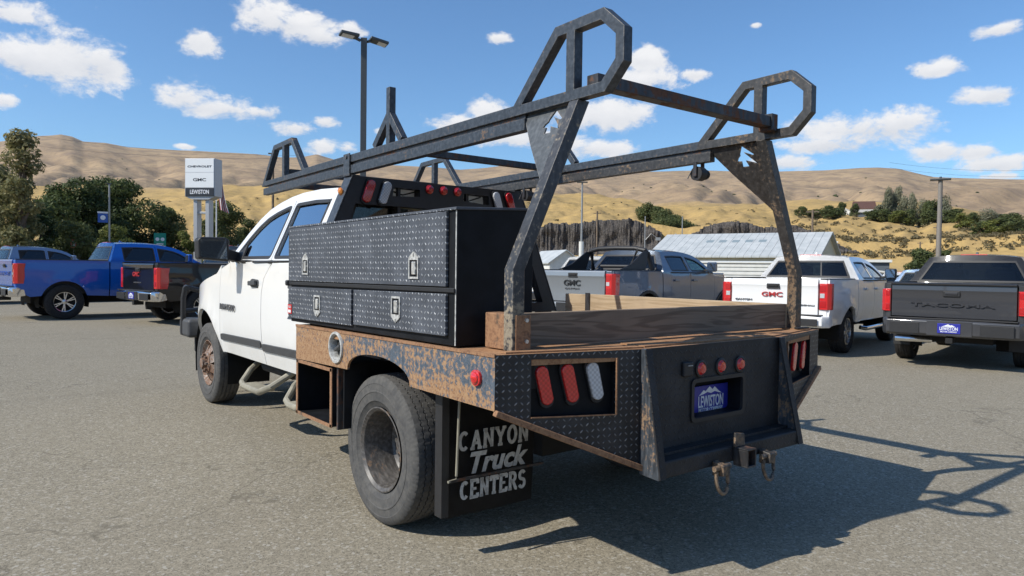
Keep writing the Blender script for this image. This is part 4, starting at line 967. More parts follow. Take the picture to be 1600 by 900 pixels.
def make_cab(S, root):
    """doors, pillars, roof, glass, bonnet and front end shared by all the pickups; S = dimensions"""
    paintm = S['paint']; W_, belt, zt = S['W'], S['belt'], S['zt']; wr = S['wr']; L = S['L']; sill = S['sill']
    yr, yf = S['yrw'], S['yrw']+S['wb']; ar = S['arch']; R0 = S['R']
    def sx(y, z):
        x = W_
        if z > belt: x -= (z-belt)*(W_-wr)/(zt-belt)
        if z < .78: x -= (.78-z)*.13
        if z < belt: x -= .035*((z-belt*.72)/.5)**2
        fr = L-1.0
        if y > fr: x -= .20*((y-fr)/1.0)**2.2
        if y < .30: x -= .05*((.30-y)/.30)**2
        for cy in (yr, yf):
            d = math.hypot(y-cy, z-R0)
            if z < belt: x += S.get('flare', .018)*math.exp(-((d-ar-.03)/.07)**2)
        return x
    S['sx'] = sx
    r0_, ws = S['roof0'], S['ws']; cab0 = S['cab0']
    RL = [(r0_+(ws-r0_)*t, belt+(zt-belt)*h) for t, h in GH]
    G = inset([(r0_-.02, belt-.2), (ws+.02, belt-.2)] + RL[::-1], .055); G = clip(G, 0, 1, -belt)
    G = sorted(G, key=lambda p: 0) and G
    sC, sB, sA = S['seamC'], S['seamB'], S['seamA']; sBu = S.get('seamBu', sB)
    gap = .005
    up_r = clip(clip(G, -1, 0, sBu-gap), 1, 0, -(sC)); up_f = clip(G, 1, 0, -(sBu+gap))
    def upper(poly):   # outline points above the belt, front to rear
        pts = [p for p in poly if p[1] > belt+1e-3]; return pts
    for side in (-1, 1):
        near = side < 0 or S.get('both', True)
        # order each upper polygon from its front belt point over the top to its rear belt point
        def ordered(poly):
            k = max(range(len(poly)), key=lambda i: poly[i][0]-(poly[i][1]-belt)*10 if poly[i][1] < belt+.002 else -99)
            q = poly[k:]+poly[:k]
            if len(q) > 1 and q[1][1] < belt+.002 and q[-1][1] > belt+.002: q = [q[0]]+q[1:][::-1]
            return q
        uf, ur = ordered(up_f), ordered(up_r)
        zb = sill+.01
        bk = abs(sB-sBu) > .05
        fd = [(sB+gap, zb), (sA-gap, zb), (sA-gap, belt-.06), (min(uf[0][0]+.03, sA-gap), belt)] + uf + ([(sBu+.06+gap, belt-.035), (sB-.05+gap, belt-.13), (sB-.012+gap, belt-.24)] if bk else [])
        rd = [(S.get('seamCl', sC)+gap, S.get('rdz', zb)), (sB-gap, zb)] + ([(sB-.012-gap, belt-.24), (sB-.05-gap, belt-.13), (sBu+.06-gap, belt-.035)] if bk else [(sB-gap, belt-.02)]) + ur
        wf = roundpoly(inset(up_f, S.get('wf_in', .048)), .035); wrr = roundpoly(inset(up_r, S.get('wf_in', .048)), .035)
        wf = [(a, max(z_, belt+.012)) for a, z_ in wf]; wrr = [(a, max(z_, belt+.012)) for a, z_ in wrr]
        for nm, poly, hole, hy, gm in (('door', fd, wf, sB+.16, S.get('gf', M_glass)), ('door', rd, wrr, S.get('seamCl', sC)+.20, S.get('gr', M_glassdark))):
            d = panel(nm, poly, sx, side, paintm, root, holes=[hole], th=.03)
            panel('window', inset(hole, -.012), sx, side, gm, d, off=-.016, th=.004)
            # black seal round the glass
            panel('seal', inset(hole, -.012), sx, side, M_trim, d, off=.0012, th=.004, holes=[inset(hole, .014)])
            zc = S.get('handle_z', belt-.16); hx = sx(hy, zc)
            hm = S.get('handle', paintm)
            if S.get('flatbed'):
                MB().prism([(side*(hx-.004), a_, z_) for a_, z_ in roundpoly([(hy-.10, zc-.036), (hy+.085, zc-.030), (hy+.11, zc+.01), (hy+.06, zc+.040), (hy-.10, zc+.032)], .03)], (side*.014, 0, 0)).build('handle_cup', hm, d, bevel=.004)
            b = MB(); b.bar((side*(hx+.024), hy-.085, zc+.008), (side*(hx+.024), hy+.085, zc), .022, .038, up=(0,0,1)); b.bar((side*(hx+.008), hy+.065, zc), (side*(hx+.028), hy+.07, zc), .03, .03); b.bar((side*(hx+.008), hy-.065, zc), (side*(hx+.028), hy-.07, zc), .03, .03)
            b.build('handle', hm, d, bevel=.006)
        # pillars and roof rail: everything of the side that is not door
        outer = [(cab0, sill)] + [(cab0, belt)] + [(p_[0], p_[1]) for p_ in RL]
        inner = [(ws-.035, belt)] + [(p_[0]+0.0, p_[1]) for p_ in uf[1:] if p_[1] > belt+1e-3]
        inner += [(p_[0], p_[1]) for p_ in ur if p_[1] > belt+1e-3]
        inner2 = []
        for p_ in inner:
            if not inner2 or math.hypot(p_[0]-inner2[-1][0], p_[1]-inner2[-1][1]) > .012: inner2.append(p_)
        inner2 = [q for q in inner2 if not (abs(q[0]-sBu) < .012 and q[1] < zt-.30)]
        inner2 = sorted(set(inner2), key=lambda q: -q[0]) if False else inner2
        pl = outer + [(ws-.02, belt-.015)] + inner2 + [(sC, belt), (S.get('seamCl', sC), belt-.05), (S.get('seamCl', sC), sill)]
        panel('pillar', pl, sx, side, paintm, root, th=.02)
        # dark sheet added behind the doors so the gaps read as shade
        panel('gap_shade', [(cab0+.02, sill+.02), (sA+.03, sill+.02), (sA+.03, belt-.08), (cab0+.02, belt-.02)], sx, side, M_interior, root, off=-.045, th=.01, step=.3)
        # B pillar behind the glass
        panel('centre_pillar', [(sBu-.055, belt-.1), (sBu+.055, belt-.1), (sBu+.055, zt-.06), (sBu-.055, zt-.06)], sx, side, M_interior, root, off=-.04, th=.03, step=.2)
        # front wing with its wheel arch
        zf_ = S['wing']
        a0 = math.degrees(math.asin(max(-1, min(1, (sill+.02-R0)/ar)))); 
        fw_ = [(sA, sill)] + arc(yf, R0, ar, 180-a0, a0, 16)[0:] + [(L-.10, sill+.02), (L-.05, S['nose'])] + zf_[::-1]
        fw_ = [p for i, p in enumerate(fw_) if i == 0 or math.hypot(p[0]-fw_[i-1][0], p[1]-fw_[i-1][1]) > .004]
        panel('wing', fw_, sx, side, paintm, root, th=.03)
        # belt moulding
        panel('belt_strip', [(sC, belt-.008), (ws-.06, belt-.008), (ws-.06, belt+.016), (sC, belt+.016)], sx, side, M_trim, root, off=.006, th=.012)
        # mirror
        if S.get('mirror', True):
            my = ws-.38; mz = belt+.05; mx0 = sx(my, mz)
            MB().bar((side*(mx0-.02), my, mz), (side*(mx0+.09), my, mz+.02), .05, .05).build('mirror_arm', M_trim, root, bevel=.01)
            o_ = MB().box(min(side*(mx0+.06), side*(mx0+.27)), max(side*(mx0+.06), side*(mx0+.27)), my-.05, my+.07, mz-.02, mz+.19).build('mirror', S.get('mirrorm', paintm), root, bevel=.035, seg=3)
            MB().box(min(side*(mx0+.08), side*(mx0+.25)), max(side*(mx0+.08), side*(mx0+.25)), my-.056, my-.051, mz, mz+.17).build('mirror_glass', M_mirror, o_, smooth=False)
        # rear pillar side of glass
    # roof, from rear edge to windscreen top
    nR = 7
    def roofline(t):
        y = RL[0][0]+(RL[nR-2][0]-RL[0][0])*t
        for (a, za), (b_, zb_) in zip(RL, RL[1:]):
            if a <= y <= b_ or b_ is RL[-1][0]: return y, za+(zb_-za)*(y-a)/(b_-a)
        return y, RL[nR-2][1]
    def rf(u, v):
        y, z = roofline(u); w_ = sx(y, z); s = 2*v-1
        return (s*w_, y+.06*(1-s*s)*(u-.5)*2*.8, z+S.get('crown', .05)*(1-abs(s)**2.6))
    patch('roof', rf, 14, 18, paintm, root, th=.02)
    # windscreen
    yT, zT = roofline(1.0)
    def wsf(u, v):
        s = 2*v-1; y = yT+(ws-yT)*u; z = zT+(belt-zT)*(u**1.05); w_ = sx(y, z)-.055
        return (s*w_, y+.06*(1-s*s)*.8+.06*u*(1-s*s), z+S.get('crown', .05)*(1-abs(s)**2.6)*(1-u)-.01)
    patch('windscreen', wsf, 6, 12, S.get('gf', M_glass), root, th=.005)
    # back of the cab: panel with the rear window
    zr0 = S.get('rail', belt)-.1
    def back(u, s):  # u height 0..1
        z = sill+.1+(RL[0][1]-sill-.1)*u; y = cab0+(RL[0][0]-cab0)*max(0, (z-belt)/(zt-belt)) if z > belt else cab0
        w_ = sx(y+.3, z); return (s*w_, y-.05*(1-abs(s)**3)*S.get('bow', 1), z+(S.get('crown', .05)*(1-abs(s)**2.6) if u > .98 else 0))
    zw0, zw1 = belt+.07, zt-.10; ub = lambda z: (z-sill-.1)/(RL[0][1]-sill-.1)
    b = MB()
    Us = [0, .25, .5, ub(belt), ub(zw0), ub((zw0+zw1)/2), ub(zw1), 1.0]; wq = S.get('rw', .84)
    Ss = [-1, -.95, -wq, -.55, -.28, 0, .28, .55, wq, .95, 1]
    V = [[b.b.verts.new(back(u, s)) for s in Ss] for u in Us]
    for i in range(len(Us)-1):
        for j in range(len(Ss)-1):
            if i in (4, 5) and 2 <= j <= 7: continue
            b.face([V[i][j], V[i+1][j], V[i+1][j+1], V[i][j+1]])
    b.thick(.02); b.build('cab_back', paintm, root)
    rw = patch('rear_window', lambda u, v: tuple(Vector(back(ub(zw0-.015+(zw1-zw0+.03)*u), -wq-.015+(2*wq+.03)*v))+Vector((0,-.004,0))), 4, 10, S.get('grw', M_glassdark), root, th=.004)
    b = MB()
    for (za, zb_, sa, sb) in ((zw0-.02, zw0+.012, -wq-.02, wq+.02), (zw1-.012, zw1+.02, -wq-.02, wq+.02), (zw0, zw1, -wq-.02, -wq+.02), (zw0, zw1, wq-.02, wq+.02)):
        b.grid(lambda u, v: tuple(Vector(back(ub(za+(zb_-za)*u), sa+(sb-sa)*v))+Vector((0,-.010,0))), 1, 10)
    if S.get('slider'):
        for s in (-.3, .3): b.grid(lambda u, v: tuple(Vector(back(ub(zw0+(zw1-zw0)*u), s-.015+.03*v))+Vector((0,-.009,0))), 2, 1)
    b.build('window_seal', M_trim, rw, recalc=False)
    # third brake lamp
    y, z = roofline(0.0)
    cm = MB().box(-.20, .20, y-.05, y+.05, z+S.get('crown', .05)-.028, z+S.get('crown', .05)+.012).build('brake_lamp', M_red, root, bevel=.01)
    if not S.get('nofin'): MB().prism([(-.02, y+.28, z+.045),(-.02, y+.42, z+.045),(-.02, y+.30, z+.11)], (.04,0,0)).build('antenna_fin', paintm, root, bevel=.01)
    # bonnet
    W2 = S['wing']
    def hz(y):
        for (a, za), (b_, zb_) in zip(W2, W2[1:]):
            if a <= y <= b_: return za+(zb_-za)*(y-a)/(b_-a)
        return W2[-1][1] if y > W2[-1][0] else W2[0][1]
    y0, y1 = W2[0][0], L-.06
    def hf(u, v):
        y = y0-.10+(y1-y0+.10)*u; s = 2*v-1; z = hz(max(y, y0)); w_ = sx(max(y, y0), z)-.004
        return (s*w_, y+.12*(1-s*s)*u, z-.004+S.get('hoodc', .09)*(1-abs(s)**3)*(1-.5*u**4)+S.get('bulge', 0)*(1-min(1, abs(s)/.55)**4 if abs(s) < .55 else 0)*(1-u*.6))
    patch('bonnet', hf, 10, 20, paintm, root, th=.015)
    patch('cowl', lambda u, v: ((2*v-1)*(W_-.13), ws-.12+(y0-.06-ws+.20)*u, belt-.02+(hz(y0)-belt+.05)*u), 2, 6, M_trim, root)
    # front end
    def nose(u, v):
        s = 2*v-1; z = sill-.05+(hz(L-.1)-sill+.05)*u; w_ = sx(L-.06, z)
        return (s*w_, L-.06+.14*(1-s*s), z)
    patch('front_fascia', nose, 6, 12, paintm, root)
    MB().box(-.45, .45, L+.06, L+.10, S['nose']-.35, S['nose']-.02).build('grille', M_trim, root, bevel=.02)
    for s in (-1, 1): MB().box(min(s*.47, s*.72), max(s*.47, s*.72), L-.06, L+.06, S['nose']-.2, S['nose']-.02).build('headlamp', M_clear, root, bevel=.03)
    MB().prism([(-W_+.1, L-.05, .42),(W_-.1, L-.05, .42),(W_-.2, L+.13, .42),(-W_+.2, L+.13, .42)], (0,0,.28)).build('front_bumper', S.get('bump', M_trim), root, bevel=.03)
    # cabin
    MB().box(-W_+.14, W_-.14, cab0+.08, sA+.1, sill+.1, belt-.25).build('cabin_floor', M_interior, root, smooth=False)
    MB().box(-W_+.12, W_-.12, sA-.12, ws+.06, belt-.35, belt-.06).build('dashboard', M_interior, root, bevel=.04)
    for sy in ((sB-.25), (sC+.08)):
        for s in (-1, 1):
            q = MB().bar((s*.38, sy+.12, belt-.28), (s*.38, sy-.02, belt+.28), .46, .14, up=(0,1,0)).build('seat', M_seat, root, bevel=.05)
            MB().bar((s*.38, sy-.02, belt+.31), (s*.38, sy-.05, belt+.48), .26, .10, up=(0,1,0)).build('headrest', M_seat, q, bevel=.04)
    MB().cyl((-.38, sA-.22, belt-.06), (-.38, sA-.19, belt-.02), .19, n=20).build('steering_wheel', M_interior, root)
    # chassis and axles
    MB().box(-.5, .5, .5, L-.3, .38, .62).build('chassis', M_dark, root, smooth=False)
    for cy in (yr, yf): MB().cyl((-W_+.2, cy, R0), (W_-.2, cy, R0), .07, n=10).build('axle', M_dark, root)
    # wheel-housing liners
    for cy in (yr, yf):
        for s in (-1, 1):
            if S.get('flatbed') and cy == yr: continue
            b = MB()
            b.grid(lambda u, v: (s*(W_-.07-.40*v), cy+(ar+.03)*math.cos(R_(-15+210*u)), R0+(ar+.03)*math.sin(R_(-15+210*u))), 14, 1)
            b.thick(.01); b.build('wheel_liner', M_dark, root)
    return sx

def pickup(S, name, label, loc, rz, group=None, scale=1.0):
    root = thing(name, label, 'pickup truck', loc, rz, group, scale)
    sx = make_cab(S, root); P = S['paint']; W_ = S['W']; rail, sill, R0, ar, yr = S['rail'], S['sill'], S['R'], S['arch'], S['yrw']
    b0, b1 = S.get('bed0', .10), S['cab0']-.025
    a0 = math.degrees(math.asin((sill+.02-R0)/ar))
    tl = S['tl']   # tail lamp: z0, z1, inner x, wrap
    for side in (-1, 1):
        poly = [(b0+.03, sill+.16), (b0+.30, sill)] + arc(yr, R0, ar, 180-a0, a0, 16) + [(b1, sill), (b1, rail), (b0+.03, rail)]
        panel('bed_side', poly, sx, side, P, root, th=.05)
        # rail cap
        MB().prism([(side*(W_-.055), b0+.02, rail), (side*(W_-.17), b0+.02, rail), (side*(W_-.17), b0+.02, rail+.022), (side*(W_-.07), b0+.02, rail+.022)], (0, b1-b0-.03, 0)).build('rail_cap', M_trim, root, smooth=False)
        # corner post behind the lamp
        xo = W_-.035; xi = tl[2]
        b = MB(); b.prism([(side*xi, b0, sill+.16), (side*(xo-.03), b0+.02, sill+.16), (side*(xo), b0+.10, sill+.16), (side*xi, b0+.12, sill+.16)], (0,0,rail-sill-.16)); b.build('corner_post', P, root, bevel=.012)
        # tail lamp wraps the corner
        shp = S.get('lampshape', 0)
        b = MB(); z0, z1 = tl[0], tl[1]
        xo = sx(b0+.1, (z0+z1)/2)
        def ring(z, k): return [(side*(xi-.0), b0-.015, z), (side*(xo-.045), b0-.012, z), (side*(xo+.008), b0+.05, z), (side*(xo+.012), b0+.05+tl[3]*k, z), (side*(xo-.05), b0+.05+tl[3]*k, z), (side*xi, b0+.04, z)]
        zs = [(z0, .75), (z0+(z1-z0)*.35, .9), (z0+(z1-z0)*.7, .85), (z1, 1.0)]
        rings = [b.verts(ring(z, k)) for z, k in zs]
        for A, B in zip(rings, rings[1:]):
            for i in range(6): b.face([A[i], A[(i+1)%6], B[(i+1)%6], B[i]])
        b.face(rings[0]); b.face(rings[-1]); lo = b.build('tail_lamp', M_red, root, bevel=.012)
        if S.get('lampwhite', True):
            zc = z0+(z1-z0)*S.get('lampw', (.45, .62))[0]; zd = z0+(z1-z0)*S.get('lampw', (.45, .62))[1]; x_a, x_b = xi+.02, xi+(xo-.03-xi)*.62
            MB().box(min(side*x_a, side*x_b), max(side*x_a, side*x_b), b0-.019, b0-.0145, zc, zd).build('reverse_lens', M_clear, lo, bevel=.002)
        zc0 = z0+(z1-z0)*.10; zc1 = z0+(z1-z0)*.34
        for za_, zb_ in ((zc0, zc1), (z0+(z1-z0)*.70, z0+(z1-z0)*.92)):
            xa_, xb_ = xi+.018, xi+(xo-.03-xi)*.75; MB().box(min(side*xa_, side*xb_), max(side*xa_, side*xb_), b0-.020, b0-.0145, za_, zb_).build('lamp_core', M_redshade, lo, bevel=.004)
        MB().box(min(side*(xi+.004), side*(xi+.012)), max(side*(xi+.004), side*(xi+.012)), b0-.0185, b0-.0145, z0+.01, z1-.01).build('lamp_edge', M_dark, lo, smooth=False)
        # bed inner side
        MB().box(min(side*(W_-.20), side*(W_-.17)), max(side*(W_-.20), side*(W_-.17)), b0+.05, b1, .62, rail-.01).build('bed_inner', M_trim, root, smooth=False)
    MB().box(-W_+.2, W_-.2, b0+.05, b1, .60, .63).build('bed_floor', M_trim, root, smooth=False)
    MB().box(-W_+.2, W_-.2, b1-.04, b1-.005, .63, rail-.01).build('bed_front', P, root, smooth=False)
    # tailgate
    ti = tl[2]-.012; tz0 = S.get('tgz', .66); cz = S.get('tgfold', rail-.10)
    b = MB(); prof = [(b0+.045, tz0), (b0-.012, tz0+.01), (b0-.018, tz0+.18), (b0-.008, cz-.06), (b0-.028, cz), (b0-.02, rail-.012), (b0+.0, rail+.004), (b0+.05, rail+.004), (b0+.045, rail-.05)]
    b.prism([(-ti, y, z) for y, z in prof], (2*ti, 0, 0)); tg = b.build('tailgate', S.get('tgpaint', P), root, bevel=.008, angle=22)
    hz_ = S.get('hz', rail-.14)
    if S.get('spoiler'): MB().prism([(-ti, b0-.035, rail-.03), (-ti, b0-.05, rail+.0), (-ti, b0+.02, rail+.02), (-ti, b0+.06, rail+.006)], (2*ti,0,0)).build('tailgate_cap', M_trim, tg, bevel=.006)
    MB().box(-.115, .115, b0-.034, b0-.012, hz_-.045, hz_+.045).build('handle_bezel', M_trim, tg, bevel=.012)
    MB().box(-.085, .085, b0-.046, b0-.030, hz_-.012, hz_+.024).build('handle', S.get('hm', M_dark), tg, bevel=.006)
    for (s_, sz, mt, x_, z_, wd, ys) in S.get('texts', ()):
        text('lettering', s_, sz, mt, tg, frame((x_, b0-.026+S.get('txo', 0), z_), (1,0,0), (0,0,1)), .006, .014, width=wd, yscale=ys)
    # bumper
    bz0, bz1 = S['bz']; bm_ = S['bumper']
    b = MB(); pr = [(.16, bz0+.03), (.0, bz0), (-.045, bz0+.04), (-.05, bz1-.03), (-.02, bz1), (.12, bz1)]
    sec = [(-W_+.02, .16), (-W_+.10, .03), (-.5, 0.0), (-.34, -.005), (.34, -.005), (.5, 0.0), (W_-.10, .03), (W_-.02, .16)]
    rg = [b.verts([(x_, y+dy, z) for y, z in pr]) for x_, dy in sec]
    for A, B in zip(rg, rg[1:]):
        for i in range(6): b.face([A[i], A[(i+1)%6], B[(i+1)%6], B[i]])
    b.face(rg[0]); b.face(rg[-1]); bo = b.build('rear_bumper', bm_, root, bevel=.014)
    MB().box(-W_+.12, W_-.12, -.03, .12, bz1+.001, bz1+.018).build('step_pad', M_trim, bo, bevel=.005)
    MB().box(-.30, .30, -.064, -.052, bz0+.02, bz1-.012).build('plate_recess', S.get('recess', M_trim), bo, bevel=.01)
    for s in (-1, 1): MB().box(min(s*.40, s*(W_-.16)), max(s*.40, s*(W_-.16)), -.060, -.044, bz0+.03, bz1-.05).build('bumper_insert', M_trim, bo, bevel=.012)
    if S.get('plate', True):
        pz = (bz0+bz1)/2+.005
        pl_ = MB().box(-.152, .152, -.072, -.066, pz-.076, pz+.076).build('number_plate', M_plateblue, root, bevel=.004)
        text('lettering', 'LEWISTON', .07, M_platewhite, pl_, frame((0,-.073,pz-.005), (1,0,0), (0,0,1)), .001, .02, width=.24)
        text('lettering', 'MOTOR COMPANY', .03, M_platewhite, pl_, frame((0,-.073,pz-.05), (1,0,0), (0,0,1)), .001, .02, width=.22)
        MB().prism([(-.09,-.0725,pz+.028),(.09,-.0725,pz+.028),(.04,-.0725,pz+.055),(.02,-.0725,pz+.048),(-.01,-.0725,pz+.066),(-.04,-.0725,pz+.05)], (0,.002,0)).build('mountain_mark', M_platewhite, pl_, smooth=False)
    MB().box(-.05, .05, -.03, .2, bz0-.10, bz0-.01).build('tow_receiver', M_dark, root, bevel=.01)
    if S.get('exhaust'): MB().tube([(-.74,-.02,bz0-.06),(-.55,.0,bz0-.06),(-.30,.25,bz0-.08)], .045, 12).build('exhaust', M_chrome, root)
    if S.get('flap_l'): 
        for s in (-1, 1): MB().box(min(s*(W_-.05), s*(W_-.3)), max(s*(W_-.05), s*(W_-.3)), yr-R0-.14, yr-R0-.12, .28, .62).build('mud_guard', M_trim, root, smooth=False)
    for cy, s in ((yr, -1), (yr, 1), (yr+S['wb'], -1), (yr+S['wb'], 1)):
        wheel(root, s*(W_-.145), cy, R0, .26, S.get('rimr', .24), S.get('rimm', M_alu), S.get('spokes', 6), s, twin=S.get('twin', True))
    if S.get('archtrim'):
        for cy in (yr, yr+S['wb']):
            for side in (-1, 1):
                ring_ = arc(cy, R0, ar+.045, 188, -8, 18); inn = arc(cy, R0, ar-.012, -8, 188, 18)
                panel('arch_moulding', ring_+inn, sx, side, M_trim, root, off=.012, th=.02)
    if S.get('step'): 
        for s in (-1, 1): MB().tube([(s*(W_-.02), yr+.75, sill-.10), (s*(W_+.06), yr+.82, sill-.12), (s*(W_+.06), yr+S['wb']-.8, sill-.12), (s*(W_-.02), yr+S['wb']-.72, sill-.10)], .04, 10).build('side_step', S.get('stepm', M_chrome), root)
    return root

MID = dict(W=.94, L=5.35, sill=.52, rail=1.30, belt=1.28, zt=1.73, wr=.66, yrw=1.25, wb=3.26, R=.385, arch=.45, cab0=1.82, roof0=2.08, ws=3.95, seamC=2.12, seamCl=2.12, seamB=2.92, seamA=3.98, rdz=.53,
           wing=[(3.98,1.22),(4.4,1.20),(4.9,1.15),(5.2,1.06),(5.3,.98)], nose=.95, crown=.045, tl=(.80,1.24,.755,.13), bz=(.50,.70))
FULL = dict(MID, W=1.02, L=5.85, rail=1.41, belt=1.38, zt=1.87, wr=.72, yrw=1.17, wb=3.75, R=.42, arch=.50, cab0=2.08, roof0=2.28, ws=4.30, seamC=2.36, seamCl=2.36, seamB=3.20, seamA=4.40, sill=.55, rdz=.56,
            wing=[(4.42,1.32),(4.9,1.30),(5.4,1.25),(5.7,1.15),(5.8,1.05)], nose=1.02, tl=(.86,1.33,.83,.16), bz=(.55,.78), tgz=.74)
def hdg(h): return -R_(h)
white_c = dict(MID, paint=M_pearl, gf=M_glassclear, bumper=M_pearl, rimm=M_alu, spokes=6, step=True, plate=False, flare=.03, mirrorm=M_trim,
    texts=[('GMC', .13, M_textred, -.02, 1.035, .36, .85), ('CANYON', .055, M_textdark, -.52, .935, .30, .8), ('DENALI', .045, M_textdark, .58, .87, .22, .7)], slider=True, lampw=(.45,.62), hz=1.18)
pickup(white_c, 'pickup_truck', 'white mid-size crew cab pickup parked behind the right rack post', (7.858, 4.363, 0), hdg(78.2), scale=.978)
tac = dict(MID, paint=M_dgrey, bumper=M_dgrey, recess=M_dgrey, W=.98, rail=1.31, zt=1.78, spoiler=True, tl=(.86,1.22,.84,.13), archtrim=True, R=.40, arch=.47, exhaust=True, flap_l=True, hz=1.16, hm=M_dgrey, lampwhite=False, bz=(.50,.76), tgz=.78,
    texts=[('TACOMA', .15, M_dgrey, 0, .985, 1.12, .55)], txo=-.004)
pickup(tac, 'pickup_truck', 'charcoal pickup with blue dealer plate at the right edge of the picture', (8.40, 1.83, 0), hdg(79), scale=.95)
at4 = dict(MID, paint=M_silvershade, gf=M_glassclear, tgpaint=M_silver, bumper=M_silver, archtrim=True, R=.41, arch=.48, L=5.42, plate=False, spokes=6, tl=(.84,1.25,.755,.15), slider=False,  # tailgate and bumper take the lighter, sunlit tone of the same truck
    texts=[('GMC', .17, M_textblack, -.02, 1.06, .40, .9), ('CANYON', .05, M_textdark, -.02, .955, .34, .8)], hz=1.215)
g4 = pickup(at4, 'pickup_truck', 'silver-grey mid-size pickup with black sport bar seen above the planks', (6.81, 8.193, 0), hdg(81.2), scale=1.052)
# sport bar in its bed
for s in (-1, 1):
    MB().tube([(s*.74, 1.72, 1.33), (s*.70, 1.60, 1.66), (s*.66, 1.52, 1.74)], [.05,.05,.045], 10).build('sport_bar', M_trim, g4)
    b = MB(); b.prism([(s*.72, .55, 1.325), (s*.72, 1.45, 1.325), (s*.69, 1.58, 1.70), (s*.69, 1.42, 1.70), (s*.71, .95, 1.44)], (s*.035, 0, 0)); b.build('sport_bar_wing', M_trim, g4, bevel=.012)
MB().tube([(-.68, 1.55, 1.72), (-.45, 1.53, 1.765), (0, 1.52, 1.775), (.45, 1.53, 1.765), (.68, 1.55, 1.72)], .048, 10).build('sport_bar', M_trim, g4)
MB().tube([(.52,1.52,1.76), (.36,1.48,1.40), (-.36,1.48,1.40)], .035, 8).build('sport_bar', M_trim, g4)
blue = dict(FULL, paint=M_blue, bumper=M_chrome, rimm=M_alu, spokes=6, plate=False, yrw=1.10, texts=[('CHEVROLET', .2, M_blue, 0, 1.08, 1.15, .7)], lampw=(.42,.56))
pickup(blue, 'pickup_truck', 'bright blue full-size pickup with silver wheels at far left', (-2.03, 19.1, 0), hdg(83), scale=1.03)
blk = dict(FULL, paint=M_blackp, bumper=M_chrome, rimm=M_alu, texts=[('GMC', .16, M_textred, -.08, 1.16, .36, .9), ('SIERRA', .05, M_textdark, 0, .97, .4, .8)], tl=(.84,1.32,.83,.22), lampwhite=False)
pickup(blk, 'pickup_truck', 'black full-size pickup with chrome bumper beside the white cab', (.334, 15.94, 0), hdg(78.2), scale=.99)
slate = dict(FULL, paint=M_slate, bumper=M_chrome, plate=False)
pickup(slate, 'pickup_truck', 'slate blue-grey pickup parked behind the bright blue one', (-3.75, 27.6, 0), hdg(79), scale=1.03)
dk = dict(FULL, paint=M_blackp, bumper=M_chrome, plate=False)
p = at(380, 420, 23); pickup(dk, 'pickup_truck', 'black pickup whose roof shows just right of the tow mirror', (p.x-.6, p.y-.2, 0), hdg(79))
wh = dict(MID, paint=M_white, bumper=M_trim, plate=False)
p = at(846, 430, 20); pickup(dict(FULL, paint=M_white, bumper=M_chrome, plate=False), 'pickup_truck', 'white pickup with a dark bed cover behind the silver one', (p.x, p.y, -.0), hdg(80), scale=.95)
p = at(1100, 430, 36); pickup(wh, 'pickup_truck', 'white pickup far off just left of the white tailgate', (p.x, p.y, gz(p.x, p.y)+.0), hdg(-15))
p = at(1122, 430, 33); pickup(dict(wh, paint=M_silver), 'pickup_truck', 'pale silver pickup far off between the grey and the white one', (p.x, p.y, gz(p.x, p.y)+.0), hdg(-12))
p = at(1428, 432, 21); pickup(dict(FULL, paint=M_slate, bumper=M_trim, plate=False), 'pickup_truck', 'grey-blue pickup roof between the white and the charcoal ones', (p.x, p.y, -.35), hdg(78))
p = at(1392, 440, 26); pickup(dict(MID, paint=M_pearl, bumper=M_trim, plate=False), 'pickup_truck', 'white pickup beyond the mirror of the nearer white one', (p.x, p.y, -.3), hdg(78))
# ---------------------------------------------------------------- the white flatbed truck
def hit(px, py, p0, n):
    d = ray(px, py); n = Vector(n); return CAM + d*((Vector(p0)-CAM).dot(n)/d.dot(n))
def hx(px, py, x): return hit(px, py, (x,0,0), (1,0,0))
def hy(px, py, y): return hit(px, py, (0,y,0), (0,1,0))
T = thing('flatbed_truck', 'white crew cab truck with a rusty steel flatbed, black toolbox and tall ladder rack', 'flatbed truck', (0,0,0))
RAM = dict(W=1.0, L=5.95, sill=.56, belt=1.41, zt=1.975, wr=.755, yrw=1.052, wb=4.086, R=.403, arch=.545, cab0=2.42, roof0=2.42, ws=4.40, seamC=2.52, seamCl=2.52, seamB=3.47, seamBu=3.25, seamA=4.60, rdz=.57,
    wing=[(4.60,1.385),(4.72,1.305),(5.07,1.245),(5.45,1.17),(5.66,1.06),(5.80,.98)], nose=.93, crown=.05, paint=M_white, gf=M_glasscab, gr=M_glasscab, grw=M_glassdark, handle=M_greytrim, handle_z=1.235, mirror=False,
    flatbed=True, bulge=.06, hoodc=.07, flare=.02, bow=.6, nofin=True, bump=M_trim, wf_in=.040)
sxr = make_cab(RAM, T)
ramsx = RAM['sx']
# side mouldings, lettering, sticker
for a, b_ in ((3.485, 4.57), (2.55, 3.455)):
    panel('side_moulding', roundpoly([(a, .705), (b_, .685), (b_, .745), (a, .765)], .03), ramsx, -1, M_greytrim, T, off=.014, th=.022)
    panel('side_moulding', roundpoly([(a, .705), (b_, .685), (b_, .745), (a, .765)], .03), ramsx, 1, M_greytrim, T, off=.014, th=.022)
text('lettering', 'RAM', .075, M_textdark, T, frame((-ramsx(4.46, 1.0)-.012, 4.46, 1.0), (0,-1,0), (.03,0,1)), .004, .015, width=.17)
text('numerals', '3500', .075, M_textdark, T, frame((-ramsx(4.235, 1.0)-.012, 4.235, 1.0), (0,-1,0), (.03,0,1)), .004, .015, width=.22)
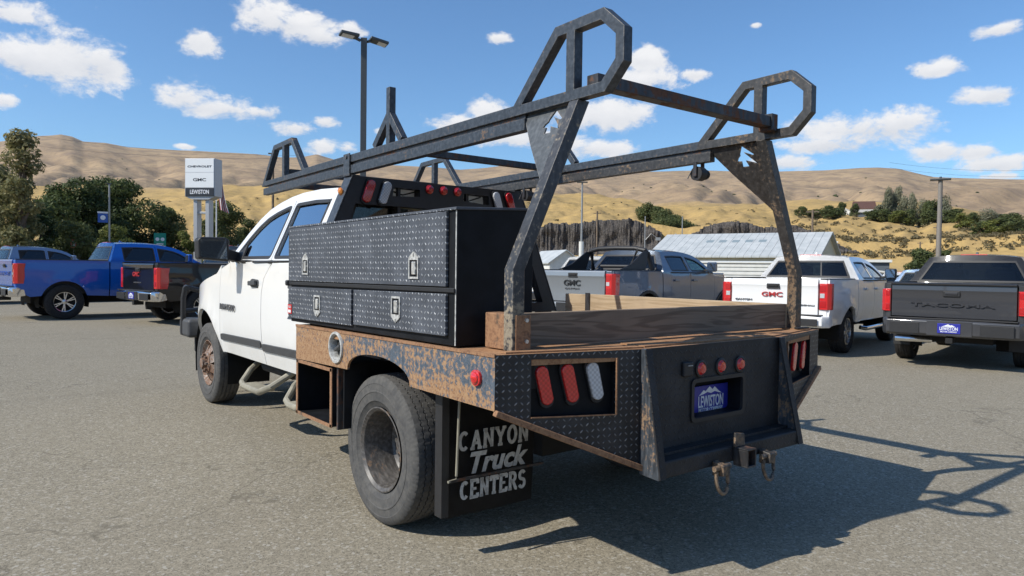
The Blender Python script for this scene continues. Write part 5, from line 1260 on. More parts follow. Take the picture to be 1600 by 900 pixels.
# tow mirrors
for s in (-1, 1):
    mr = MB().prism([(s*1.08, 4.03, 1.415), (s*1.33, 4.05, 1.435), (s*1.335, 4.05, 1.60), (s*1.31, 4.05, 1.625), (s*1.10, 4.03, 1.625), (s*1.075, 4.03, 1.60)], (0, .13, 0)).build('tow_mirror', M_trim, T, bevel=.022, seg=3)
    MB().prism([(s*1.10, 4.022, 1.435), (s*1.315, 4.04, 1.45), (s*1.315, 4.04, 1.60), (s*1.11, 4.022, 1.605)], (0, -.004, 0)).build('mirror_glass', M_mirror, mr, smooth=False)
    MB().prism([(s*.93, 4.10, 1.405), (s*1.09, 4.09, 1.435), (s*1.09, 4.09, 1.535), (s*.93, 4.12, 1.49)], (0, .06, 0)).build('mirror_arm', M_trim, mr, bevel=.012)
    MB().prism([(s*(ramsx(3.98,1.42)+.006), 3.96, 1.42), (s*(ramsx(4.2,1.42)+.008), 4.24, 1.42), (s*(ramsx(4.0,1.56)+.006), 3.98, 1.57)], (-s*.02, 0, 0)).build('mirror_sail', M_trim, T, bevel=.004)
# front guard and bumper ends
bg_ = MB()
for s in (-1, 1):
    bg_.tube([(s*.80, 6.02, 1.10), (s*.97, 5.95, 1.14), (s*1.0, 5.80, 1.13)], .028, 10); bg_.tube([(s*.97, 5.96, 1.14), (s*.985, 5.99, 1.02), (s*.985, 6.0, .62)], .028, 10)
    bg_.tube([(s*.985, 5.99, .88), (s*.80, 6.12, .88)], .024, 8)
bg_.tube([(-.8, 6.02, 1.10), (-.6, 6.14, 1.12), (.6, 6.14, 1.12), (.8, 6.02, 1.10)], .028, 10)
for x_ in (-.5, 0, .5): bg_.tube([(x_, 6.16, 1.12), (x_, 6.18, .6)], .022, 8)
bg_.build('brush_guard', M_trim, T)
for s in (-1, 1): MB().box(min(s*.78, s*1.0), max(s*.78, s*1.0), 5.74, 6.12, .60, .80).build('bumper_end', M_greytrim, T, bevel=.04, seg=3)
# cream tube steps
for ya, yb in ((4.05, 3.10), (3.02, 2.30)):
    for s in (-1, 1): MB().tube([(s*.72, ya, .60), (s*.92, ya-.10, .47), (s*1.03, ya-.22, .385), (s*1.05, ya-.32, .37), (s*1.05, yb+.25, .37), (s*1.0, yb+.10, .43), (s*.80, yb, .58)], .027, 10).build('tube_step', M_cream, T)
    MB().box(-1.04, -.93, yb+.22, ya-.30, .372, .392).build('tread_board', M_cream, T, bevel=.006)
MB().box(-.86, -.30, 3.2, 3.9, .46, .60).build('transfer_case', M_dark, T, bevel=.05); MB().box(-.90, -.5, 2.45, 3.0, .42, .60).build('battery_box', M_dark, T, bevel=.03)

# ---- wheels
Rt, wt, rimr = .403, .235, .222
TM = tyre_mesh('tyre', Rt, wt, rimr, M_tyre, N=312, tread=True, ribs=5)
def steel_wheel(concave):
    b = MB(); w_ = wt*.40
    if concave:    # outer dual: deep dish
        b.lathe([(-w_, rimr*.98), (-w_*.2, rimr*.88), (w_*.9, rimr*.93), (w_*1.02, rimr*1.0), (w_*1.10, rimr*1.03), (w_*1.12, rimr*1.0), (w_*.98, rimr*.93), (w_*.3, rimr*.86), (-w_*.75, rimr*.82), (-w_*.95, rimr*.74)], 'x', n=48)
    else:
        b.lathe([(-w_, rimr*.98), (w_*.8, rimr*.93), (w_*1.02, rimr*1.0), (w_*1.08, rimr*1.03), (w_*1.10, rimr*1.0), (w_*.85, rimr*.92), (w_*.7, rimr*.86)], 'x', n=48)
    return b
def dually(x, y, side, front):
    t = link('wheel', TM, T); t.location = (x, y, Rt); t.rotation_euler = (rng.uniform(0, 6), 0, 0 if side > 0 else PI)
    b = steel_wheel(not front); w_ = wt*.4
    # disc with eight hand holes: spoke-like webs between the holes
    xo, xi = (-w_*.95, -w_*.80) if not front else (w_*.72, w_*1.25)
    for k in range(8):
        a = 2*PI*k/8; b.bar((xo, rimr*.80*math.cos(a), rimr*.80*math.sin(a)), (xi, rimr*.36*math.cos(a), rimr*.36*math.sin(a)), .085, .012, up=(1,0,0))
    b.lathe([(xi-.02, rimr*.50), (xi, rimr*.50), (xi+.008, rimr*.44), (xi+.008, rimr*.24), (xi+.05, rimr*.23), (xi+.055, rimr*.12), (xi+.055, .001)], 'x', n=24)
    for k in range(8):
        a = 2*PI*(k+.5)/8; b.cyl((xi, rimr*.37*math.cos(a), rimr*.37*math.sin(a)), (xi+.035, rimr*.37*math.cos(a), rimr*.37*math.sin(a)), .014, n=6)
    b.build('rim', M_wheelrust if front else M_wheelold, t)
    MB().lathe([(xo-.03, .03), (xo-.03, rimr*.82)], 'x', n=24).build('brake_drum', M_dark, t)
for s in (-1, 1):
    dually(s*.855, 5.138, s, True)
    dually(s*1.075, 1.052, s, False)
    t = link('wheel', TM, T); t.location = (s*.785, 1.052, Rt); t.rotation_euler = (1.0, 0, 0); MB().lathe([(-.09, rimr), (.09, rimr)], 'x', n=32).build('rim', M_wheelold, t)
MB().cyl((-.95,1.052,Rt), (.95,1.052,Rt), .065, n=12).build('axle', M_dark, T); MB().lathe([(-.16,.05),(-.10,.14),(.10,.14),(.16,.05)], 'x', (0,1.052,Rt), 20).build('differential', M_dark, T)
for s in (-1, 1):
    MB().box(min(s*.40,s*.47), max(s*.40,s*.47), -.18, 2.5, .66, .86).build('frame_rail', M_dark, T, smooth=False)
    MB().tube([(s*.52, 1.95, .68), (s*.52, 1.05, .50), (s*.52, .2, .70)], .04, 8).build('leaf_spring', M_dark, T)
for y_ in (-.05, .55, 1.5, 2.0): MB().box(-1.15, 1.15, y_-.04, y_+.04, .88, .985).build('cross_member', M_dark, T, smooth=False)

def circ(cx, cy, rx, ry, a0, a1, n=12): return [(cx+rx*math.cos(R_(a0+(a1-a0)*i/n)), cy+ry*math.sin(R_(a0+(a1-a0)*i/n))) for i in range(n+1)]
# ---- flatbed deck
ZD = lambda y: 1.032 - .010*max(0, y)
dk_out = [(-1.25, -.072), (-.538, -.236), (.538, -.236), (1.25, -.072), (1.25, 2.045), (-1.25, 2.045)]
b = MB(); A = b.verts([(x, y, ZD(y)) for x, y in dk_out]); B = b.verts([(x, y, ZD(y)-.05) for x, y in dk_out])
for i in range(6): b.face([A[i], A[(i+1)%6], B[(i+1)%6], B[i]])
b.face(A); b.face(B[::-1]); b.build('deck', M_deck, T, smooth=False)
# steel strips lying along the tail of the deck, a dark slot between them
for ya, yb in ((-.205, -.135), (-.120, -.055)): MB().box(-.50, .50, ya, yb, 1.033, 1.040).build('deck_strip', M_deck, T, smooth=False)
MB().prism([(-1.19, -.062, 1.033), (-.52, -.216, 1.033), (-.52, -.14, 1.033), (-1.0, -.03, 1.033), (-1.19, -.02, 1.033)], (0,0,.006)).build('deck_strip', M_deck, T, smooth=False)
MB().prism([(1.19, -.062, 1.033), (.52, -.216, 1.033), (.52, -.14, 1.033), (1.0, -.03, 1.033), (1.19, -.02, 1.033)], (0,0,.006)).build('deck_strip', M_deck, T, smooth=False)
# side skirts with the wheel arch
def skz(y): return 1.030 - .012*max(0, y)
ac = [(.952+.345*math.cos(t_*PI/16), .812+.112*math.sin(t_*PI/16)**.85) for t_ in range(17)]
for s in (-1, 1):
    pl = [(-.075, .803), (-.075, 1.03)] + [(2.045, 1.008), (2.045, .795), (1.297, .812)] + ac[1:-1] + [(.607, .812)]
    panel('side_skirt', pl, lambda y, z: 1.255, s, M_skirt, T, th=.014, step=.5, holes=[circ(1.437, .922, .073, .073, 0, 345, 23)] if s < 0 else ())
    panel('skirt_lip', [(-.075, 1.022), (-.075, 1.036), (2.045, 1.014), (2.045, 1.0)], lambda y, z: 1.259, s, M_rust, T, th=.010, step=.5)
    mk = MB().lathe([(0, .034), (.012, .034), (.014, .026), (.02, .024), (.026, .014), (.027, .001)], 'x', (0,0,0), 20).build('marker_lamp', M_red, T); mk.location = (s*1.256, .046, .926); mk.rotation_euler = (0, 0, 0 if s > 0 else PI)
fn = MB().lathe([(0, .092), (.010, .090), (.012, .078), (.004, .072), (-.06, .070), (-.06, .001)], 'x', (0,0,0), 32).build('fuel_filler', M_latchframe, T); fn.location = (-1.256, 1.437, .922); fn.rotation_euler = (0,0,PI)
MB().lathe([(-.055, .062), (-.03, .062), (-.026, .04), (-.026, .001)], 'x', n=24).build('filler_recess', M_dark, fn); MB().bar((-.02,-.045,-.02), (-.005,.045,.012), .03, .018).build('filler_cap', M_greytrim, fn, bevel=.005)
# open box under the deck and the splash plate before the wheel
bx = MB(); bx.box(-1.245, -.80, 1.52, 2.045, .772, .785); bx.box(-1.245, -.80, 1.52, 2.045, .448, .460); bx.box(-1.245, -.80, 1.512, 1.524, .448, .785); bx.box(-1.245, -.80, 2.035, 2.047, .448, .785)
bxo = bx.build('under_box', M_boxpaint, T, smooth=False); MB().box(-.815, -.80, 1.525, 2.034, .461, .771).build('box_back', M_boxpaint, bxo, smooth=False)
b = MB()
for (a0_, a1_, c0, c1) in ((1.512, 2.047, .772, .792), (1.512, 2.047, .443, .462), (1.508, 1.535, .445, .79), (2.025, 2.050, .445, .79)): b.box(-1.252, -1.246, a0_, a1_, c0, c1)
b.build('box_rim', M_rust, bxo, smooth=False)
MB().box(-1.235, -.62, 1.455, 1.475, .44, .80).build('splash_plate', M_rackdark, T, smooth=False); MB().box(-1.235, -.62, 1.375, 1.385, .46, .83).build('splash_plate', M_boxpaint, T, smooth=False)

# ---- tail: angled wings with lamps, recessed centre panel
for s in (-1, 1):
    P0, P1 = Vector((s*1.255, -.075, 0)), Vector((s*.538, -.24, 0)); e = (P1-P0).normalized(); Lw = (P1-P0).length
    nw = Vector((e.y, -e.x, 0)); nw = nw if nw.y < 0 else -nw
    to3 = lambda u, v: P0 + e*u + Vector((0,0,v))
    hole = [(.165, .765), (.585, .748), (.585, .998), (.165, 1.008)]
    b = MB(); b.holed([(0, 1.03), (0, .805), (Lw, .505), (Lw, 1.03)], [hole], to3)
    for f in b.b.faces:
        f.normal_update()
        if f.normal.dot(nw) < 0: f.normal_flip()
    b.thick(.012); wing = b.build('tail_wing', M_blacktread, T, smooth=False)
    b = MB(); dep = -nw*.045; H3 = [to3(*q) for q in hole]
    A = b.verts(H3); B = b.verts([q+dep for q in H3])
    for i in range(4): b.face([A[i], A[(i+1)%4], B[(i+1)%4], B[i]])
    b.face(B); b.build('lamp_recess', M_boxpaint, wing, smooth=False, recalc=False)
    b = MB()   # bare bright edge of the cut-out
    b.bar(H3[0]+nw*.004, H3[1]+nw*.004, .006, .005); b.bar(H3[1]+nw*.004, H3[2]+nw*.004, .006, .008); b.build('recess_edge', M_rust, wing, smooth=False)
    for k, (u0, mt) in enumerate(((.240, M_red), (.365, M_red), (.490, M_clear)) if s < 0 else ((.225, M_red), (.385, M_red), (.545, M_clear))):
        zc = .892+.003*k; tilt = Vector((0,0,1))*.955 - e*.24
        c_ = to3(u0, zc) - nw*.040; tl_ = tilt.normalized(); sd_ = tl_.cross(nw).normalized()
        out = []
        for a in range(20):
            t_ = 2*PI*a/20; cx_, sx_ = math.cos(t_), math.sin(t_); out.append(c_ + sd_*(.030*cx_) + tl_*(.030*sx_ + (.056 if sx_ >= 0 else -.056)))
        ou2 = [c_ + (q-c_)*1.16 for q in out]
        gb = MB().prism(ou2, nw*.012).build('lamp_grommet', M_trim, wing, smooth=False)
        MB().prism(out, nw*.026).build('oval_lamp', mt, wing, bevel=.006)
    # rusty angle along the lower edge
    pa, pb = to3(0, .797), to3(Lw, .492)
    MB().bar(pa+nw*.006, pb+nw*.006, .036, .026).build('edge_angle', M_rust, T, bevel=.004)
    # triangular rib between wing and centre panel
    x0 = s*.546
    rb_ = MB().prism([(x0, -.236, 1.034), (x0, -.262, 1.034), (x0*1.035, -.365, .505), (x0*1.035, -.365, .468), (x0, -.236, .468)], (s*.012, 0, 0)).build('tail_rib', M_ribrust, T, bevel=.003)
    MB().prism([(x0+s*.013, -.256, 1.030), (x0*1.035+s*.013, -.368, .475), (x0*1.035-s*.03, -.368, .475), (x0-s*.03, -.256, 1.030)], (0, -.008, 0)).build('rib_flange', M_blackpanel, rb_, smooth=False)
hole = [(-.192, .676), (.203, .676), (.203, .848), (-.192, .848)]
b = MB(); b.holed([(-.545, .468), (.545, .468), (.545, 1.032), (-.545, 1.032)], [roundpoly(hole, .02)], lambda u, v: (u, -.243, v)); 
b.thick(.008); pn = b.build('tail_panel', M_blackpanel, T, smooth=False)
b = MB(); hr = roundpoly(hole, .02); A = b.verts([(u, -.236, v) for u, v in hr]); B = b.verts([(u, -.14, v) for u, v in hr]); n_ = len(hr)
for i in range(n_): b.face([A[i], A[(i+1)%n_], B[(i+1)%n_], B[i]])
b.face(B); b.build('plate_recess', M_boxpaint, pn, smooth=False, recalc=False)
fr_ = MB(); fr_.holed(roundpoly([(-.212,.656),(.223,.656),(.223,.868),(-.212,.868)], .03), [hr[::-1]], lambda u, v: (u, -.252, v)); fr_.thick(.008); fr_.build('recess_frame', M_trim, pn, smooth=False)
npl = MB().box(-.085, .222, -.160, -.155, .648, .806).build('number_plate', M_plateblue, T, bevel=.003)
npx = .060
text('lettering', 'LEWISTON', .07, M_platewhite, npl, frame((npx, -.1615, .722), (1,0,0), (0,0,1)), .001, .016, width=.205, yscale=1.15)
text('lettering', 'MOTOR COMPANY', .03, M_platewhite, npl, frame((npx, -.1615, .681), (1,0,0), (0,0,1)), .001, .012, width=.20, yscale=1.0)
for poly in ([(-.10,.757),(-.06,.784),(-.045,.776),(-.012,.800),(.012,.782),(.03,.795),(.062,.772),(.09,.757),(.06,.763),(.03,.772),(.0,.764),(-.03,.772),(-.06,.764)],):
    MB().prism([(npx+u, -.1605, v) for u, v in poly], (0, -.0015, 0)).build('mountain_mark', M_platewhite, npl, smooth=False)
for x_ in (-.142, .016, .177):
    lp = MB().lathe([(0,.038),(-.006,.038),(-.010,.030),(-.012,.028),(-.020,.022),(-.023,.001)], 'y', (0,0,0), 22).build('round_lamp', M_red, T); lp.location = (x_, -.243, .914)
    MB().lathe([(.001,.042),(-.009,.042),(-.012,.034),(-.009,.029)], 'y', n=22).build('lamp_grommet', M_trim, lp)
so_ = MB().box(-.285, -.215, -.262, -.243, .885, .955).build('trailer_socket', M_trim, T, bevel=.008); MB().box(-.262, -.228, -.268, -.2625, .935, .940).build('socket_flap', M_pole, so_, smooth=False)
MB().box(-.555, .555, -.362, -.244, .468, .548).build('step_bumper', M_blackpanel, T, bevel=.012)
MB().box(-.545, .545, -.300, -.246, .549, .562).build('bumper_angle', M_blackpanel, T, smooth=False)
b = MB(); b.box(-.036, .036, -.445, -.365, .535, .543); b.box(-.036, .036, -.445, -.365, .455, .463); b.box(-.036, -.028, -.445, -.365, .4635, .5345); b.box(.028, .036, -.445, -.365, .4635, .5345); b.build('hitch_receiver', M_rackdark, T, bevel=.002)
MB().prism([(-.04, -.38, .545), (.04, -.38, .545), (.04, -.375, .60), (-.03, -.375, .61)], (0, .012, 0)).build('hitch_tab', M_rackrear, T, bevel=.002)
for x_ in (-.18, .20):
    lug = MB().prism([(x_-.02, -.365, .50), (x_-.02, -.43, .49), (x_-.02, -.43, .44), (x_-.02, -.365, .43)], (.04, 0, 0)).build('shackle_lug', M_rackrear, T, bevel=.006)
    ring = [(x_+.045*math.cos(R_(a)), -.405-.012*abs(math.sin(R_(a))), .43+.075*math.sin(R_(a))) for a in range(35, -216, -20)]
    MB().tube(ring, .009, 8).build('shackle', M_rackrear, lug); MB().cyl((x_-.06,-.405,.475), (x_+.06,-.405,.475), .013, n=10).build('shackle_pin', M_rackrear, lug)

# ---- mud flaps with lettering
def stroke(b, M, pts, w_, closed=False):
    """thick poly-line letter stroke laid in the plane of matrix M"""
    n = len(pts)
    for i in range(n if closed else n-1):
        p, q = Vector(pts[i]), Vector(pts[(i+1)%n]); d = (q-p).normalized(); a = Vector((-d.y, d.x))*w_/2; x_ = min(w_*.22, (q-p).length*.30); p2, q2 = p-d*x_, q+d*x_
        b.prism([M @ Vector((v.x, v.y, .0006*(i % 2))) for v in (p2-a, q2-a, q2+a, p2+a)], M.to_3x3() @ Vector((0,0,.002)))
SL = {'C': [circ(.5,.7,.40,.60,50,310,22)], 'A': [[(.12,.06),(.5,1.34),(.88,.06)], [(.27,.46),(.73,.46)], [(-.04,.06),(.28,.06)], [(.70,.06),(1.04,.06)]],
      'N': [[(.14,.06),(.14,1.34)], [(.14,1.30),(.86,.10)], [(.86,.06),(.86,1.34)], [(-.02,1.34),(.30,1.34)], [(.70,1.34),(1.02,1.34)], [(-.02,.06),(.30,.06)]],
      'Y': [[(.10,1.34),(.5,.66),(.90,1.34)], [(.5,.66),(.5,.06)], [(-.04,1.34),(.26,1.34)], [(.74,1.34),(1.04,1.34)], [(.32,.06),(.68,.06)]],
      'O': [circ(.5,.7,.40,.62,0,360,28)], 'E': [[(.14,.06),(.14,1.34)], [(.0,1.34),(.88,1.34),(.88,1.12)], [(.14,.70),(.66,.70)], [(.0,.06),(.88,.06),(.88,.28)]],
      'T': [[(.5,.06),(.5,1.34)], [(.06,1.10),(.06,1.34),(.94,1.34),(.94,1.10)], [(.30,.06),(.70,.06)]],
      'R': [[(.14,.06),(.14,1.34)], [(.0,1.34),(.5,1.34)]+circ(.5,1.02,.32,.32,90,-90,8)+[(.14,.70)], [(.5,.70),(.92,.06),(1.04,.06)], [(.0,.06),(.30,.06)]],
      'S': [circ(.5,1.03,.34,.32,30,270,14)+circ(.5,.38,.36,.33,90,-150,14)]}
def slab(name, word, M, hgt, width, mt, parent, wgt=.26):
    b = MB(); n = len(word); adv = 1.28; k = hgt/1.4; sx_ = width/((n-1)*adv+1)/k
    for i, ch in enumerate(word):
        for st in SL[ch]: 
            pts = [(((i*adv+x_)-((n-1)*adv+1)/2)*k*sx_, (y_-.7)*k) for x_, y_ in st]
            closed = ch == 'O'
            stroke(b, M, pts[:-1] if closed else pts, wgt*k*(1 if len(st) != 2 or abs(st[0][0]-st[1][0]) < .01 else .8), closed)
    return b.build(name, mt, parent, smooth=False)
for s in (-1, 1):
    x0, x1 = (-1.135, -.60) if s < 0 else (.60, 1.135)
    b = MB(); b.grid(lambda u, v: (x0+(x1-x0)*u, .47-.02*math.sin(v*3)+.006*math.sin(u*7), .80-.62*v), 10, 10); b.thick(.01)
    fl_ = b.build('mud_flap', M_flap, T)
    Mf = lambda z_, tilt=0: frame(((x0+x1)/2-.01, .425, z_), (1, 0, -.012+tilt), (0, -.02, 1))
    slab('lettering', 'CANYON', Mf(.553), .092, .425, M_textwhite, fl_)
    text('lettering', 'Truck', .14, M_textwhite, fl_, frame(((x0+x1)/2+.0, .425, .436), (1,0,-.01), (0,-.02,1)), .001, .035, shear=.28, width=.36)
    slab('lettering', 'CENTERS', Mf(.315), .088, .40, M_textwhite, fl_)
    MB().box(x0-.04, x0-.0, .44, .50, .20, .80).build('flap_bracket', M_trim, T, smooth=False)
    rd_ = MB(); rd_.tube([(x0+.035, .408, .755), (x0+.022, .408, .40), (x0+.018, .404, .385), (x0-.03, .400, .382)], .0065, 8); rd_.build('flap_rod', M_cream, T)
    MB().box(x0-.02, x1+.02, .395, .407, .376, .388).build('flap_bar', M_rackdark, T, smooth=False)

# ---- toolbox
tb = MB().prism([(-1.235, .24, 1.036), (-.80, .24, 1.036), (-.80, .24, 1.665), (-1.235, .24, 1.648)], (0, 1.945, -.012)).build('toolbox', M_boxpaint, T, bevel=.004)
MB().prism([(-1.247, .232, 1.640), (-.79, .232, 1.662), (-.79, .232, 1.674), (-1.247, .232, 1.653)], (0, 1.965, -.012)).build('toolbox_lid', M_boxdoor, tb, bevel=.003)
for (ya, yb, za, zb_) in ((.305, 2.19, 1.300, 1.636), (.305, 1.232, 1.078, 1.268), (1.262, 2.195, 1.058, 1.258)):
    MB().prism([(-1.236, ya, za), (-1.236, yb, za-.012), (-1.236, yb, zb_-.010), (-1.236, ya, zb_)], (-.016, 0, 0)).build('toolbox_door', M_boxdoor, tb, bevel=.003)
MB().prism([(-1.238, .245, 1.274), (-1.238, 2.215, 1.262), (-1.238, 2.215, 1.284), (-1.238, .245, 1.296)], (-.010, 0, 0)).build('toolbox_ledge', M_trim, tb, bevel=.004)
MB().box(-1.262, -1.15, 2.196, 2.232, 1.255, 1.292).build('ledge_end', M_trim, tb, bevel=.01)
MB().box(-1.2365, -1.225, .243, .250, 1.04, 1.64).build('corner_wear', M_latchframe, tb, smooth=False)
MB().box(-1.256, -1.2525, 2.125, 2.19, 1.075, 1.135).build('sticker', M_sticker, tb, smooth=False)
MB().box(-1.2575, -1.2565, 2.135, 2.18, 1.082, 1.10).build('sticker_print', M_platewhite, tb, smooth=False)
text('lettering', 'TRUCK', .02, M_platewhite, tb, frame((-1.2565, 2.157, 1.118), (0,-1,0), (0,0,1)), .0006, .01, width=.048)
for px, py, up in ((647, 416, 1), (477.5, 414, 1), (496, 477, -1), (619, 482, -1)):
    c_ = hx(px, py, -1.253); y_, z_ = c_.y, c_.z
    q = lambda lst, x_, d: MB().prism([(x_, y_+a, z_+b_*up) for a, b_ in lst], (d, 0, 0))
    fo = [(-.045,-.060),(.045,-.060),(.045,.040),(.028,.054),(0,.070),(-.028,.054),(-.045,.040)]
    b = MB(); b.holed([(y_+a, z_+b_*up) for a, b_ in fo], [[(y_+a, z_+b_*up) for a, b_ in ((-.036,-.050),(.036,-.050),(.036,.030),(-.036,.030))]], lambda u, v: (-1.2525, u, v))
    b.thick(.006); b.build('latch_plate', M_latchframe, tb, smooth=False)
    q([(-.037,-.051),(.037,-.051),(.037,.031),(-.037,.031)], -1.2523, -.0012).build('latch_recess', M_boxpaint, tb, smooth=False)
    q([(-.026,-.040),(.006,-.040),(.006,.022),(-.026,.022)], -1.254, -.012).build('latch_paddle', M_latch, tb, bevel=.004)
    MB().cyl((-1.255, y_-.018, z_-.010*up), (-1.262, y_-.018, z_-.010*up), .011, n=12).build('lock_barrel', M_latch, tb)
    q([(-.005,.05),(.005,.05),(.005,.062),(-.005,.062)], -1.257, -.006).build('latch_rivet', M_latch, tb, smooth=False)

# ---- headache rack behind the cab
YH = 2.285
out = [(-1.17, 1.022), (1.17, 1.022), (.752, 2.026), (-.752, 2.026)]
holes = [[(-.44, 1.905), (-.21, 1.915), (-.21, 1.968), (-.43, 1.970)], [(.187, 1.912), (.437, 1.895), (.430, 1.966), (.187, 1.970)], [(-1.02, 1.10), (1.02, 1.10), (.735, 1.832), (-.735, 1.832)]]
b = MB(); b.holed(out, holes, lambda u, v: (u, YH, v))
b.b.normal_update()
for f in b.b.faces:
    if f.normal.y > 0: f.normal_flip()
b.thick(.085); hr_ = b.build('headache_rack', M_headache, T, smooth=False)
for s in (-1, 1):
    MB().prism([(s*1.175, YH-.004, 1.02), (s*.756, YH-.004, 2.030), (s*.756, YH+.115, 2.030), (s*1.175, YH+.115, 1.02)], (s*.006, 0, .002)).build('side_channel', M_rack, hr_, smooth=False)
    for (cx_, cz_, lean, mt) in ((.640, 1.925, .36, M_redshade), (.510, 1.922, .36, M_clear)):
        c_ = Vector((s*cx_, YH-.006, cz_)); tl_ = Vector((-s*lean, 0, 1)).normalized(); tl_ = Vector((s*-.36 if s < 0 else s*-.36, 0, 1)); tl_ = Vector((-s*.0, 0, 1)) + Vector((s*-.34, 0, 0)); tl_.normalize(); sd_ = tl_.cross(Vector((0,-1,0))).normalized()
        o_ = [c_ + sd_*(.034*math.cos(2*PI*a/20)) + tl_*(.034*math.sin(2*PI*a/20) + (.052 if math.sin(2*PI*a/20) >= 0 else -.052)) for a in range(20)]
        MB().prism([c_+(q-c_)*1.15 for q in o_], (0,-.008,0)).build('lamp_grommet', M_trim, hr_, smooth=False)
        MB().prism(o_, (0,-.024,0)).build('oval_lamp', mt, hr_, bevel=.008)
    am = MB().lathe([(0,.03),(.012,.03),(.022,.02),(.027,.001)], 'x', n=16).build('amber_lamp', M_amber, hr_); am.location = (s*.815, YH+.055, 1.915); am.rotation_euler = (0, R_(22)*(-1 if s > 0 else 1), 0 if s > 0 else PI)
for x_ in (-.130, -.004, .124):
    lp = MB().lathe([(0,.034),(-.008,.034),(-.012,.026),(-.020,.018),(-.022,.001)], 'y', n=18).build('round_lamp', M_redshade, hr_); lp.location = (x_, YH-.003, 1.978)
b = MB(); b.tube([(-.47, YH+.02, 1.862), (-.1, YH+.02, 1.868), (.4, YH+.02, 1.862)], .008, 6); b.build('cross_rod', M_rust, hr_)
for x_ in (-.375, .235): MB().box(x_-.012, x_+.012, YH+.02, YH+.05, 1.60, 1.99).build('upright', M_headache, hr_, smooth=False)
b = MB(); b.tube([(-.42, YH+.1, 1.96), (-.30, YH+.1, 1.93), (-.2, YH+.1, 1.96)], .006, 6); b.tube([(.2, YH+.1, 1.95), (.3, YH+.1, 1.925), (.42, YH+.1, 1.965)], .006, 6); b.build('cable', M_wire, hr_)

# ---- ladder rack
RX = .742
top = lambda y: 2.205 - .0125*y
def slopebar(name, y0, y1, dz, h_, w_, s, mt, bevel=.004):
    x0 = s*RX
    return MB().prism([(x0-w_/2, y0, top(y0)+dz), (x0-w_/2, y1, top(y1)+dz), (x0-w_/2, y1, top(y1)+dz+h_), (x0-w_/2, y0, top(y0)+dz+h_)], (w_,0,0)).build(name, mt, T, bevel=bevel)
def plate_loop(name, outer, clipya, clipyb, tube, s, mt, wd=.052):
    inn = inset(outer, tube); hA = clip(inn, 1, 0, -clipya); hB = clip(inn, -1, 0, clipyb)
    b = MB(); b.holed(outer, [hA, hB], lambda u, v: (s*RX+wd/2, u, v)); b.b.normal_update()
    for f in b.b.faces:
        if f.normal.x < 0: f.normal_flip()
    b.thick(wd); return b.build(name, mt, T, smooth=False, bevel=.003)
LOOP = [(.449, 2.198), (.141, 2.511), (-.175, 2.518), (-.297, 2.409), (-.297, 2.263), (-.187, 2.152), (.470, 2.145)]
FRONT = [(4.135, 2.098), (3.836, 2.434), (3.42, 2.449), (3.155, 2.166), (3.135, 2.112)]
emb = [(710,470),(826,545),(816,556),(733,531),(866,634),(752,607),(786,660),(724,667),(712,616),(674,616),(680,590),(697,566),(694,548)]
